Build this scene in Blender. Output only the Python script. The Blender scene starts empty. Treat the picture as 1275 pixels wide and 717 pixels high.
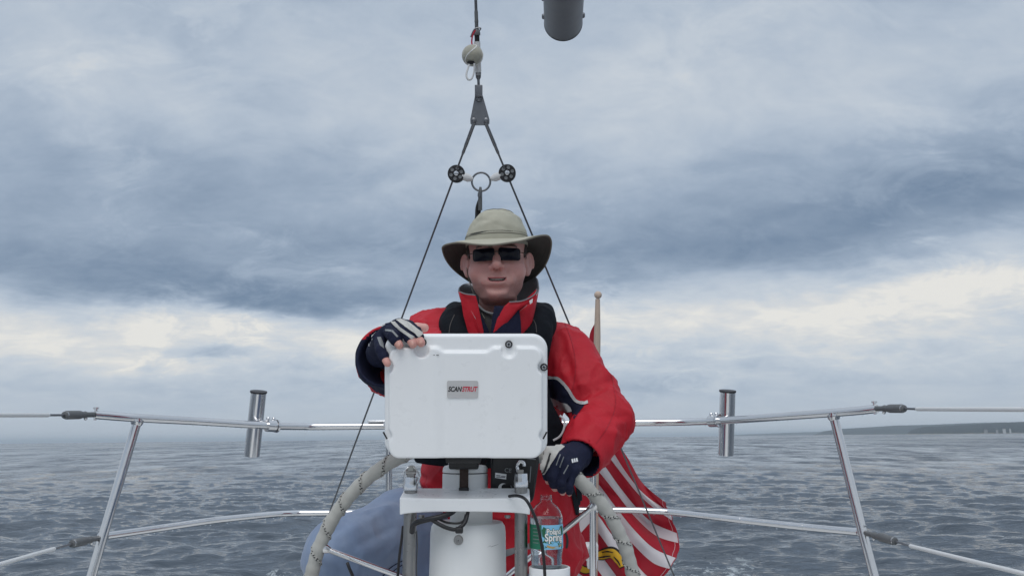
import bpy, bmesh, math, random
import numpy as np
from mathutils import Vector, Matrix
from mathutils.bvhtree import BVHTree
from mathutils.geometry import delaunay_2d_cdt

R = math.radians
SC = bpy.context.scene
COL = SC.collection
random.seed(4)
rng = np.random.default_rng(7)

# ------------------------------------------------------------------ camera
LENS = 28.0
PITCH = math.atan(186.8 / (1275 * LENS / 36))
HEEL = R(0.58)                      # the boat (and the camera held in it) heels a touch
CAM = np.array([0.0, 0.0, 1.75])    # eye 1.75 m above the water
cd = bpy.data.cameras.new('camera')
cd.lens = LENS; cd.sensor_width = 36.0; cd.clip_start = 0.05; cd.clip_end = 200000.0
cam = bpy.data.objects.new('camera', cd); COL.objects.link(cam)
cam.matrix_world = Matrix.Translation(Vector(CAM)) @ Matrix.Rotation(HEEL, 4, 'Y') @ Matrix.Rotation(math.pi / 2 + PITCH, 4, 'X')
SC.camera = cam

# ------------------------------------------------------------------ light
SUN_EL, SUN_AZ = R(54), R(186)      # high, behind the camera (azimuth from +Y, clockwise)
SC.view_settings.view_transform = 'Standard'
SC.view_settings.look = 'None'
SC.view_settings.exposure = 0.0
SC.view_settings.gamma = 1.0
SC.view_settings.use_curve_mapping = False
sl = bpy.data.lights.new('sun', 'SUN'); sl.energy = 1.5; sl.angle = R(38); sl.color = (1.0, 0.975, 0.94)
sun = bpy.data.objects.new('sun', sl); COL.objects.link(sun)
sdir = Vector((math.sin(SUN_AZ) * math.cos(SUN_EL), math.cos(SUN_AZ) * math.cos(SUN_EL), math.sin(SUN_EL)))
sun.rotation_euler = sdir.to_track_quat('Z', 'Y').to_euler()
sun.location = (0, -20, 40)

FPX = 1275 * LENS / 36
def P(px, py, d):
    """Boat-frame point (origin at the eye, x to starboard of the view, y aft, z up) seen at a bearing, d metres off."""
    xc = (px - 637.5) / FPX * d; yc = (358.5 - py) / FPX * d
    return np.array([xc, d * math.cos(PITCH) - yc * math.sin(PITCH), d * math.sin(PITCH) + yc * math.cos(PITCH)])
CH, SH = math.cos(HEEL), math.sin(HEEL)
def W(v):
    v = np.asarray(v, float)
    return np.stack([v[..., 0] * CH + v[..., 2] * SH, v[..., 1], -v[..., 0] * SH + v[..., 2] * CH], -1) + CAM
def bearing(px, py):
    w = W(P(px, py, 1.0)) - CAM
    return math.degrees(math.atan2(w[0], w[1])), math.degrees(math.asin(w[2] / np.linalg.norm(w)))

# ------------------------------------------------------------------ node helpers
class NT:
    def __init__(s, tree): s.t = tree; s.n = tree.nodes; s.l = tree.links
    def node(s, typ, **kw):
        n = s.n.new(typ)
        for k, v in kw.items(): setattr(n, k, v)
        return n
    def put(s, sock, v):
        if hasattr(v, 'is_output'): s.l.new(v, sock)
        else: sock.default_value = v
    def m(s, op, a, b=None, c=None, clamp=False):
        n = s.node('ShaderNodeMath', operation=op, use_clamp=clamp)
        s.put(n.inputs[0], a)
        if b is not None: s.put(n.inputs[1], b)
        if c is not None: s.put(n.inputs[2], c)
        return n.outputs[0]
    def add(s, *a):
        r = a[0]
        for x in a[1:]: r = s.m('ADD', r, x)
        return r
    def mul(s, *a):
        r = a[0]
        for x in a[1:]: r = s.m('MULTIPLY', r, x)
        return r
    def sub(s, a, b): return s.m('SUBTRACT', a, b)
    def step(s, v, e0, e1):
        n = s.node('ShaderNodeMapRange', interpolation_type='SMOOTHSTEP')
        s.put(n.inputs[0], v); s.put(n.inputs[1], e0); s.put(n.inputs[2], e1)
        return n.outputs[0]
    def ramp(s, v, stops, interp='LINEAR'):
        n = s.node('ShaderNodeValToRGB'); cr = n.color_ramp; cr.interpolation = interp
        while len(cr.elements) < len(stops): cr.elements.new(0.5)
        for e, (p, c) in zip(cr.elements, stops):
            e.position = p
            e.color = (c, c, c, 1) if isinstance(c, (int, float)) else (*c, 1)
        s.put(n.inputs[0], v)
        return n.outputs[0]
    def noise(s, vec, scale=5, detail=4, rough=0.5, dist=0.0, lac=2.0):
        n = s.node('ShaderNodeTexNoise')
        if vec is not None: s.l.new(vec, n.inputs['Vector'])
        n.inputs['Scale'].default_value = scale; n.inputs['Detail'].default_value = detail
        n.inputs['Roughness'].default_value = rough; n.inputs['Distortion'].default_value = dist
        n.inputs['Lacunarity'].default_value = lac
        return n.outputs['Fac']
    def mix(s, f, a, b):
        n = s.node('ShaderNodeMix', data_type='RGBA')
        s.put(n.inputs[0], f)
        for sock, v in ((n.inputs[6], a), (n.inputs[7], b)):
            if hasattr(v, 'is_output'): s.l.new(v, sock)
            else: sock.default_value = (*v, 1) if len(v) == 3 else v
        return n.outputs[2]
    def xyz(s, x, y, z):
        n = s.node('ShaderNodeCombineXYZ')
        for i, v in enumerate((x, y, z)): s.put(n.inputs[i], v)
        return n.outputs[0]
    def sep(s, v):
        n = s.node('ShaderNodeSeparateXYZ'); s.l.new(v, n.inputs[0]); return n.outputs
    def mapping(s, v, scale=(1, 1, 1), rot=(0, 0, 0), loc=(0, 0, 0)):
        n = s.node('ShaderNodeMapping'); s.l.new(v, n.inputs[0])
        n.inputs['Location'].default_value = loc; n.inputs['Rotation'].default_value = rot; n.inputs['Scale'].default_value = scale
        return n.outputs[0]

# ------------------------------------------------------------------ sky
world = bpy.data.worlds.new('World'); SC.world = world; world.use_nodes = True
t = NT(world.node_tree); t.n.clear()
tc = t.node('ShaderNodeTexCoord').outputs['Generated']
dx, dy, dz = t.sep(tc)
RAD = 180 / math.pi
az = t.mul(t.m('ARCTAN2', dx, dy), RAD)
el = t.mul(t.m('ARCSINE', dz), RAD)
zc = t.add(t.m('MAXIMUM', dz, 0.0), 0.42)
cloudp = t.xyz(t.m('DIVIDE', dx, zc), t.m('DIVIDE', dy, zc), 0.0)     # the cloud layer as a plane overhead
flat = t.xyz(t.mul(az, 0.05), t.mul(el, 0.16), 0.0)                   # low, side-on banks
warp = t.sub(t.noise(cloudp, 1.1, 4, 0.55), 0.5)
warp2 = t.sub(t.noise(flat, 1.6, 5, 0.6), 0.5)
azw = t.add(az, t.mul(warp2, 7.0))
elw = t.add(el, t.mul(warp, 4.0), t.mul(warp2, 3.2))
tone = t.ramp(t.m('DIVIDE', elw, 40.0, clamp=True), [(0.0, 0.68), (0.05, 0.66), (0.085, 0.68), (0.12, 0.80), (0.19, 0.82), (0.25, 0.64),
                                       (0.33, 0.51), (0.45, 0.525), (0.58, 0.575), (0.75, 0.605), (1.0, 0.66)])
def bank(px, py, saz, sel, amp, slope=0.0, asym=1.0):
    """A cloud bank (dark, amp < 0) or a thin bright patch at a bearing, soft edged."""
    a0, e0 = bearing(px, py)
    da = t.m('DIVIDE', t.sub(azw, a0), saz)
    de = t.sub(t.sub(elw, e0), t.mul(t.sub(az, a0), slope))
    de = t.m('DIVIDE', de, sel) if asym == 1.0 else t.add(t.m('DIVIDE', t.m('MAXIMUM', de, 0.0), sel), t.m('DIVIDE', t.m('MINIMUM', de, 0.0), sel * asym))
    return t.mul(t.m('EXPONENT', t.mul(t.add(t.mul(da, da), t.mul(de, de)), -1.0)), amp)
for b in ((1090, 292, 17, 4.6, -0.30, 0.13, 0.35), (1250, 225, 9, 4.5, -0.10, 0.1), (560, 300, 9, 3.0, -0.10, 0.0), (250, 255, 20, 3.2, -0.10, 0.0), (800, 318, 13, 2.6, -0.20, 0.05),
          (215, 375, 13, 2.6, -0.44, -0.03, 0.35), (20, 330, 9, 2.0, -0.14, 0.0), (440, 378, 9, 2.0, -0.28, 0.03, 0.4), (262, 441, 2.6, 0.7, -0.50, -0.06, 0.6), (330, 330, 14, 2.0, -0.08, 0.0),
          (1180, 365, 9, 1.5, 0.26, 0.06), (880, 395, 12, 1.8, 0.14, 0.0), (1010, 318, 12, 0.8, 0.10, 0.15),
          (120, 425, 14, 1.9, 0.18, 0.0), (330, 420, 12, 1.5, 0.12, 0), (450, 350, 3.0, 1.0, 0.16, 0.25), (260, 372, 2.5, 0.9, 0.12, 0.3),
          (330, 485, 16, 1.3, -0.10, 0.02), (880, 480, 16, 1.5, -0.10, 0.0), (760, 150, 12, 3.5, 0.11, 0.1), (440, 110, 9, 3.4, 0.07, 0.1), (40, 110, 7, 2.6, 0.06, 0.0), (210, 200, 12, 4.0, -0.05, 0.0), (1200, 60, 12, 4, 0.05, 0.0)):
    tone = t.add(tone, bank(*b))
n1 = t.sub(t.noise(t.mapping(cloudp, loc=(3.1, 1.7, 0), scale=(1.0, 1.25, 1), rot=(0, 0, 0.35)), 2.6, 9, 0.60, 0.25), 0.5)
n2 = t.sub(t.noise(t.mapping(cloudp, scale=(1.0, 1.5, 1), rot=(0, 0, -0.5)), 7.5, 9, 0.64, 0.4), 0.5)
n3 = t.sub(t.noise(t.mapping(flat, scale=(1, 1.3, 1)), 5.0, 7, 0.62, 0.6), 0.5)
low = t.step(el, 15.0, 5.0)
hz = t.step(el, 0.5, 5.0)
n5 = t.step(t.noise(t.mapping(cloudp, loc=(7.7, 2.1, 0), scale=(1.0, 1.4, 1), rot=(0, 0, 0.8)), 6.0, 10, 0.66, 0.8), 0.47, 0.66)
n6 = t.noise(t.mapping(cloudp, loc=(1.2, 5.1, 0)), 1.7, 4, 0.5, 0.3)
tone = t.add(tone, t.mul(t.sub(n5, 0.35), 0.17, hz, t.step(n6, 0.38, 0.62)), t.mul(n1, 0.66, hz), t.mul(n2, 0.40, hz), t.mul(n3, 0.50, low, hz))
cloud = t.ramp(tone, [(0.0, (.150, .222, .330)), (0.22, (.240, .315, .425)), (0.42, (.340, .420, .532)), (0.58, (.455, .530, .628)),
                      (0.76, (.570, .628, .695)), (0.90, (.700, .715, .722)), (1.0, (.815, .803, .765))])
skyt = t.node('ShaderNodeTexSky', sky_type='NISHITA', sun_disc=False, sun_elevation=SUN_EL, sun_rotation=SUN_AZ)
top = t.mul(t.step(el, 36.0, 75.0), 0.38)
cl10 = t.node('ShaderNodeVectorMath', operation='SCALE'); t.l.new(cloud, cl10.inputs[0]); t.put(cl10.inputs[3], t.mul(t.add(1.0, top), 10.0))
skyc = t.mix(0.96, skyt.outputs[0], cl10.outputs[0])
bg = t.node('ShaderNodeBackground'); t.l.new(skyc, bg.inputs[0]); bg.inputs[1].default_value = 0.1
wo = t.node('ShaderNodeOutputWorld'); t.l.new(bg.outputs[0], wo.inputs[0])

# ------------------------------------------------------------------ materials
def material(name):
    m = bpy.data.materials.new(name); m.use_nodes = True
    t = NT(m.node_tree); t.n.clear()
    b = t.node('ShaderNodeBsdfPrincipled'); o = t.node('ShaderNodeOutputMaterial')
    t.l.new(b.outputs[0], o.inputs[0])
    return m, t, b
def surf(name, col, rough=0.5, metal=0.0, var=0.12, vscale=12, bump=0.0, bscale=200, rvar=0.0, col2=None, cscale=8, cthr=(0.5, 0.7), sheen=0.0, coat=0.0, spec=0.5, bump2=0.0, b2scale=20, trans=0.0, ior=1.45, stretch=(1, 1, 1)):
    m, t, b = material(name)
    oc = t.node('ShaderNodeTexCoord').outputs['Object']
    ocs = t.mapping(oc, scale=stretch)
    n = t.noise(ocs, vscale, 5, 0.6)
    c = t.mix(n, tuple(min(1, x * (1 - var)) for x in col), tuple(min(1, x * (1 + var)) for x in col))
    if col2 is not None:
        k = t.step(t.noise(ocs, cscale, 6, 0.65), *cthr)
        c = t.mix(k, c, col2)
    t.l.new(c, b.inputs['Base Color'])
    b.inputs['Metallic'].default_value = metal
    b.inputs['Specular IOR Level'].default_value = spec
    b.inputs['IOR'].default_value = ior
    if rvar: t.put(b.inputs['Roughness'], t.m('ADD', t.mul(t.sub(t.noise(ocs, vscale * 2.3, 5, 0.6), 0.5), rvar * 2), rough, clamp=True))
    else: b.inputs['Roughness'].default_value = rough
    b.inputs['Sheen Weight'].default_value = sheen
    b.inputs['Coat Weight'].default_value = coat
    b.inputs['Transmission Weight'].default_value = trans
    if bump or bump2:
        h = t.mul(t.noise(oc, bscale, 3, 0.6), bump)
        if bump2: h = t.add(h, t.mul(t.noise(ocs, b2scale, 4, 0.55), bump2))
        bn = t.node('ShaderNodeBump'); bn.inputs['Strength'].default_value = 1.0; bn.inputs['Distance'].default_value = 1.0
        t.l.new(h, bn.inputs['Height']); t.l.new(bn.outputs[0], b.inputs['Normal'])
    return m
MT = {}
MT['steel'] = surf('polished stainless steel', (.70, .70, .71), 0.17, 1.0, 0.06, 9, 0.00012, 60, rvar=0.07)
MT['steel_worn'] = surf('dull stainless steel', (.36, .35, .34), 0.30, 1.0, 0.18, 30, 0.00025, 260, rvar=0.10, col2=(.22, .20, .18), cscale=30, cthr=(.5, .75))
MT['steel_dark'] = surf('weathered steel', (.20, .205, .22), 0.42, 0.85, 0.15, 40, 0.0001, 300)
MT['wire'] = surf('stranded wire', (.15, .155, .165), 0.45, 0.8, 0.25, 300)
MT['cast'] = surf('grey cast fitting', (.16, .165, .17), 0.5, 0.5, 0.2, 60, 0.0002, 400)
MT['alu'] = surf('grey painted boom', (.20, .205, .22), 0.5, 0.15, 0.08, 14, 0.00012, 250, rvar=0.08)
MT['alu_dark'] = surf('dark seal', (.05, .05, .055), 0.6)
MT['gel'] = surf('white moulded plastic', (.86, .87, .88), 0.30, 0.0, 0.02, 20, 0.00006, 700, rvar=0.10, coat=0.15, col2=(.76, .765, .76), cscale=16, cthr=(.58, .86))
MT['gel2'] = surf('white painted binnacle', (.74, .75, .75), 0.36, 0.0, 0.03, 18, 0.00005, 500, rvar=0.08, col2=(.60, .59, .56), cscale=26, cthr=(.64, .80))
MT['coated'] = surf('white vinyl coating', (.74, .75, .75), 0.35, 0, 0.05, 60)
MT['tape'] = surf('white rigging tape', (.72, .72, .72), 0.6, 0, 0.08, 120, 0.0005, 200)
MT['black'] = surf('black plastic', (.018, .018, .02), 0.45, 0, 0.2, 50, 0.00008, 500)
MT['rubber'] = surf('black rubber cable', (.014, .014, .017), 0.4, 0, 0.2, 60)
MT['red'] = surf('red sailing jacket cloth', (.47, .013, .026), 0.62, 0, 0.17, 9, 0.00012, 1200, sheen=0.0, bump2=0.0035, b2scale=26, spec=0.35)
MT['navy'] = surf('navy cloth', (.013, .016, .038), 0.75, 0, 0.25, 40, 0.00022, 900, spec=0.2, bump2=0.0012, b2scale=60)
MT['pfd'] = surf('black lifejacket cover', (.009, .011, .015), 0.75, 0, 0.25, 30, 0.0002, 900, spec=0.10, bump2=0.0025, b2scale=34)
MT['fleece'] = surf('grey fleece', (.34, .34, .36), 0.95, 0, 0.25, 120)
MT['shirt'] = surf('dark grey shirt', (.07, .066, .066), 0.9, 0, 0.2, 60, 0.0003, 600)
MT['piping'] = surf('grey reflective piping', (.50, .50, .51), 0.5, 0, 0.08, 80)
MT['glovewhite'] = surf('pale glove leather', (.52, .51, .48), 0.7, 0, 0.15, 60, 0.0003, 300)
MT['denim'] = surf('faded blue denim', (.165, .225, .345), 0.88, 0, 0.20, 22, 0.0003, 1100, sheen=0.25, stretch=(1, 1, .4), col2=(.225, .288, .405), cscale=9, cthr=(.38, .72), bump2=0.003, b2scale=16)
MT['khaki'] = surf('khaki canvas', (.455, .44, .355), 0.85, 0, 0.16, 24, 0.0002, 1000, bump2=0.0015, b2scale=45)
MT['khaki_edge'] = surf('khaki brim binding', (.20, .19, .155), 0.85, 0, 0.10, 40)
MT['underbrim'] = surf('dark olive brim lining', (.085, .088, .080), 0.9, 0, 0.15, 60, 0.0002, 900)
MT['hair'] = surf('short greying hair', (.05, .040, .034), 0.8, 0, 0.6, 260, 0.0015, 420)
MT['teeth'] = surf('teeth', (.75, .70, .62), 0.35)
MT['lens'] = surf('dark sunglass lens', (.008, .009, .016), 0.05, 0, 0, 5, spec=0.16)
MT['frame'] = surf('thin metal spectacle frame', (.06, .05, .045), 0.35, 0.8)
MT['wood'] = surf('varnish-worn wood', (.50, .395, .32), 0.7, 0, 0.16, 40, 0.0004, 120, stretch=(1, 1, 0.08))
MT['felt'] = surf('faded tennis ball felt', (.37, .36, .30), 1.0, 0, 0.18, 60, 0.0016, 320, sheen=0.5)
MT['brownstrap'] = surf('brown webbing strap', (.055, .036, .030), 0.8, 0, 0.2, 200, 0.0004, 500)
MT['cord'] = surf('off white cord wrapping', (.43, .43, .405), 0.8, 0, 0.12, 30, 0.0003, 600, col2=(.34, .335, .31), cscale=14, cthr=(.5, .8))
MT['deck'] = surf('white non-slip deck', (.70, .70, .68), 0.6, 0, 0.05, 10, 0.0005, 200)
MT['ink'] = surf('black print', (.015, .015, .018), 0.5)
MT['inkred'] = surf('red print', (.55, .02, .05), 0.5)
MT['inkwhite'] = surf('white print', (.78, .78, .78), 0.5)
MT['inkgrey'] = surf('grey print', (.22, .23, .24), 0.5)
MT['badge'] = surf('brushed aluminium badge', (.58, .57, .57), 0.42, 0.35, 0.10, 40, stretch=(1, 1, 6))
MT['lab_blue'] = surf('blue paper label', (.22, .52, .74), 0.4, 0, 0.12, 40)
MT['lab_green'] = surf('green paper label', (.02, .17, .10), 0.4, 0, 0.2, 60)
MT['lab_leaf'] = surf('dark green leaf print', (.02, .12, .06), 0.45, 0, 0.3, 80)
MT['lab_gold'] = surf('tan ribbon print', (.50, .33, .12), 0.45)
MT['yellow'] = surf('yellow printed cloth', (.72, .42, .03), 0.7)
MT['flagred'] = surf('red flag stripe', (.40, .006, .022), 0.75, 0, 0.06, 14, 0.00015, 900, sheen=0.2)
MT['flagwhite'] = surf('white flag stripe', (.72, .69, .71), 0.75, 0, 0.05, 14, 0.00015, 900, sheen=0.2)
m, t, b = material('clear bottle plastic')
b.inputs['Base Color'].default_value = (.93, .95, .96, 1); b.inputs['Roughness'].default_value = 0.02
b.inputs['Transmission Weight'].default_value = 1.0; b.inputs['IOR'].default_value = 1.2
MT['pet'] = m
# flag cloth lets some light through
for k in ('flagred', 'flagwhite'):
    mm = MT[k]; tt = NT(mm.node_tree)
    bs = [n for n in tt.n if n.type == 'BSDF_PRINCIPLED'][0]; out = [n for n in tt.n if n.type == 'OUTPUT_MATERIAL'][0]
    tr = tt.node('ShaderNodeBsdfTranslucent'); tr.inputs[0].default_value = (.5, .02, .04, 1) if k == 'flagred' else (.7, .66, .68, 1)
    mx = tt.node('ShaderNodeMixShader'); mx.inputs[0].default_value = 0.2
    tt.l.new(bs.outputs[0], mx.inputs[1]); tt.l.new(tr.outputs[0], mx.inputs[2]); tt.l.new(mx.outputs[0], out.inputs[0])
# skin: complexion held in a colour attribute
m, t, b = material('skin')
oc = t.node('ShaderNodeTexCoord').outputs['Object']
at = t.node('ShaderNodeAttribute', attribute_name='tone')
nn = t.noise(oc, 55, 5, 0.6); n4 = t.noise(oc, 420, 3, 0.6)
c = t.mix(t.mul(t.sub(nn, 0.3), 0.5), at.outputs['Color'], (.54, .20, .17))
c = t.mix(t.mul(t.step(n4, 0.55, 0.8), 0.25), c, (.30, .13, .10))
t.l.new(c, b.inputs['Base Color'])
b.inputs['Roughness'].default_value = 0.43
b.inputs['Subsurface Weight'].default_value = 0.12
b.inputs['Subsurface Radius'].default_value = (.010, .004, .002); b.inputs['Subsurface Scale'].default_value = 0.6
bn = t.node('ShaderNodeBump'); bn.inputs['Distance'].default_value = 1.0
t.l.new(t.add(t.mul(n4, 0.0010), t.mul(t.noise(oc, 130, 4, 0.6), 0.0014)), bn.inputs['Height']); t.l.new(bn.outputs[0], b.inputs['Normal'])
MT['skin'] = m

# ------------------------------------------------------------------ objects
BASE = {}
def thing(name, label, cat, base, group=None):
    o = bpy.data.objects.new(name, None); COL.objects.link(o)
    o.empty_display_size = 0.05
    w = W(base); o.location = w; BASE[o.name] = w
    o['label'] = label; o['category'] = cat
    if group: o['group'] = group
    return o
def raw_mesh(name, V, faces, mats, midx=None, parent=None, smooth=40, world_coords=False):
    V = np.asarray(V, float)
    if not world_coords: V = W(V)
    if parent is not None: V = V - (BASE[parent.name] if parent.name in BASE else BASE[parent.parent.name])
    me = bpy.data.meshes.new(name)
    if isinstance(faces, np.ndarray):
        n, k = faces.shape
        me.vertices.add(len(V)); me.vertices.foreach_set('co', V.astype(np.float32).ravel())
        me.loops.add(n * k); me.loops.foreach_set('vertex_index', faces.astype(np.int32).ravel())
        me.polygons.add(n); me.polygons.foreach_set('loop_start', np.arange(0, n * k, k, dtype=np.int32))
        me.update(calc_edges=True); me.validate()
    else:
        me.from_pydata(V.tolist(), [], [list(map(int, f)) for f in faces]); me.update()
        bm = bmesh.new(); bm.from_mesh(me); bmesh.ops.recalc_face_normals(bm, faces=bm.faces); bm.to_mesh(me); bm.free()
    for m in mats: me.materials.append(m)
    if midx is not None: me.polygons.foreach_set('material_index', np.asarray(midx, np.int32))
    if smooth:
        me.polygons.foreach_set('use_smooth', np.ones(len(me.polygons), bool))
        if smooth < 180: me.set_sharp_from_angle(angle=R(smooth))
    o = bpy.data.objects.new(name, me); COL.objects.link(o)
    if parent is not None: o.parent = parent
    return o

class MB:
    """Collects shapes (boat frame) and links them as ONE mesh object."""
    def __init__(s): s.V = []; s.F = []; s.M = []; s.n = 0
    def add(s, V, F, m=0):
        V = np.asarray(V, float); s.V.append(V)
        for f in F: s.F.append([i + s.n for i in f]); s.M.append(m)
        s.n += len(V); return s
    def tube(s, path, r, seg=14, cap=True, m=0, closed=False, squash=None):
        p = np.asarray(path, float); n = len(p)
        rr = np.full(n, r, float) if np.isscalar(r) else np.asarray(r, float)
        tg = np.zeros_like(p)
        if closed: tg = np.roll(p, -1, 0) - np.roll(p, 1, 0)
        else:
            tg[1:-1] = p[2:] - p[:-2]; tg[0] = p[1] - p[0]; tg[-1] = p[-1] - p[-2]
        tg /= np.linalg.norm(tg, axis=1)[:, None] + 1e-12
        ref = np.array([0, 0, 1.0]) if abs(tg[0][2]) < 0.9 else np.array([1.0, 0, 0])
        u = ref - tg[0] * ref.dot(tg[0]); u /= np.linalg.norm(u)
        V = []
        for i in range(n):
            u = u - tg[i] * u.dot(tg[i]); u /= np.linalg.norm(u)
            v = np.cross(tg[i], u)
            for k in range(seg):
                a = 2 * math.pi * k / seg
                sx, sy = (1, 1) if squash is None else squash
                V.append(p[i] + rr[i] * (u * math.cos(a) * sx + v * math.sin(a) * sy))
        F = []
        for i in range(n if closed else n - 1):
            j = (i + 1) % n
            for k in range(seg):
                k2 = (k + 1) % seg
                F.append([i * seg + k, i * seg + k2, j * seg + k2, j * seg + k])
        if cap and not closed:
            F.append(list(range(seg))[::-1]); F.append([(n - 1) * seg + k for k in range(seg)])
        return s.add(V, F, m)
    def lathe(s, prof, origin, axis=(0, 0, 1), seg=32, m=0, xdir=None):
        """prof: list of (radius, height)"""
        ax = np.asarray(axis, float); ax /= np.linalg.norm(ax)
        ref = np.array([1.0, 0, 0]) if xdir is None else np.asarray(xdir, float)
        if abs(ref.dot(ax)) > 0.95: ref = np.array([0, 1.0, 0])
        u = ref - ax * ref.dot(ax); u /= np.linalg.norm(u); v = np.cross(ax, u)
        V = []; F = []
        for (r, h) in prof:
            for k in range(seg):
                a = 2 * math.pi * k / seg
                V.append(np.asarray(origin) + ax * h + max(r, 1e-5) * (u * math.cos(a) + v * math.sin(a)))
        for i in range(len(prof) - 1):
            for k in range(seg):
                k2 = (k + 1) % seg
                F.append([i * seg + k, i * seg + k2, (i + 1) * seg + k2, (i + 1) * seg + k])
        if prof[0][0] > 1e-4: F.append(list(range(seg))[::-1])
        if prof[-1][0] > 1e-4: F.append([(len(prof) - 1) * seg + k for k in range(seg)])
        return s.add(V, F, m)
    def ball(s, c, r, m=0, seg=20, rings=12, axes=None):
        rx = np.full(3, r, float) if np.isscalar(r) else np.asarray(r, float)
        V = []; F = []
        for i in range(rings + 1):
            th = math.pi * i / rings
            for k in range(seg):
                a = 2 * math.pi * k / seg
                q = np.array([math.sin(th) * math.cos(a) * rx[0], math.sin(th) * math.sin(a) * rx[1], math.cos(th) * rx[2]])
                if axes is not None: q = axes @ q
                V.append(np.asarray(c) + q)
        for i in range(rings):
            for k in range(seg):
                k2 = (k + 1) % seg
                F.append([i * seg + k, (i + 1) * seg + k, (i + 1) * seg + k2, i * seg + k2])
        return s.add(V, F, m)
    def prism(s, poly, ext, m=0):
        """poly: 3D points (planar), ext: extrusion vector"""
        a = np.asarray(poly, float); n = len(a); b = a + np.asarray(ext)
        F = [list(range(n)), [n + i for i in range(n)][::-1]] + [[i, (i + 1) % n, n + (i + 1) % n, n + i] for i in range(n)]
        return s.add(np.vstack([a, b]), F, m)
    def box(s, c, hx, hy, hz, ax=None, m=0, bev=0.0):
        A = np.eye(3) if ax is None else ax
        if bev <= 0:
            V = [np.asarray(c) + A @ np.array([x * hx, y * hy, z * hz]) for x in (-1, 1) for y in (-1, 1) for z in (-1, 1)]
            return s.add(V, [[0, 1, 3, 2], [4, 6, 7, 5], [0, 4, 5, 1], [2, 3, 7, 6], [0, 2, 6, 4], [1, 5, 7, 3]], m)
        bm = bmesh.new(); bmesh.ops.create_cube(bm, size=2.0)
        for v in bm.verts: v.co = Vector((v.co.x * hx, v.co.y * hy, v.co.z * hz))
        bmesh.ops.bevel(bm, geom=bm.edges[:], offset=bev, segments=3, affect='EDGES', profile=0.5)
        bm.verts.ensure_lookup_table()
        V = [np.asarray(c) + A @ np.array(v.co) for v in bm.verts]; F = [[v.index for v in f.verts] for f in bm.faces]
        bm.free(); return s.add(V, F, m)
    def build(s, name, mats, parent=None, smooth=40):
        if not isinstance(mats, (list, tuple)): mats = [mats]
        return raw_mesh(name, np.vstack(s.V), s.F, mats, s.M, parent, smooth)

def crom(pts, n=8, closed=False):
    p = np.asarray(pts, float); out = []; N = len(p)
    for i in range(N if closed else N - 1):
        if closed: a, b, c, d = p[i - 1], p[i], p[(i + 1) % N], p[(i + 2) % N]
        else: a, b, c, d = p[max(i - 1, 0)], p[i], p[i + 1], p[min(i + 2, N - 1)]
        for k in range(n):
            u = k / n
            out.append(0.5 * (2 * b + (c - a) * u + (2 * a - 5 * b + 4 * c - d) * u * u + (3 * b - a - 3 * c + d) * u ** 3))
    if not closed: out.append(p[-1])
    return np.array(out)
def PP(lst): return np.array([P(*q) for q in lst])
CX = np.array([1.0, 0, 0]); CY = np.array([0, math.cos(PITCH), math.sin(PITCH)]); CZ = np.array([0, -math.sin(PITCH), math.cos(PITCH)])
AX = np.stack([CX, CY, CZ], 1)     # frame of things that lean back square to the eye
UP = np.array([0, 0, 1.0])

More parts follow.
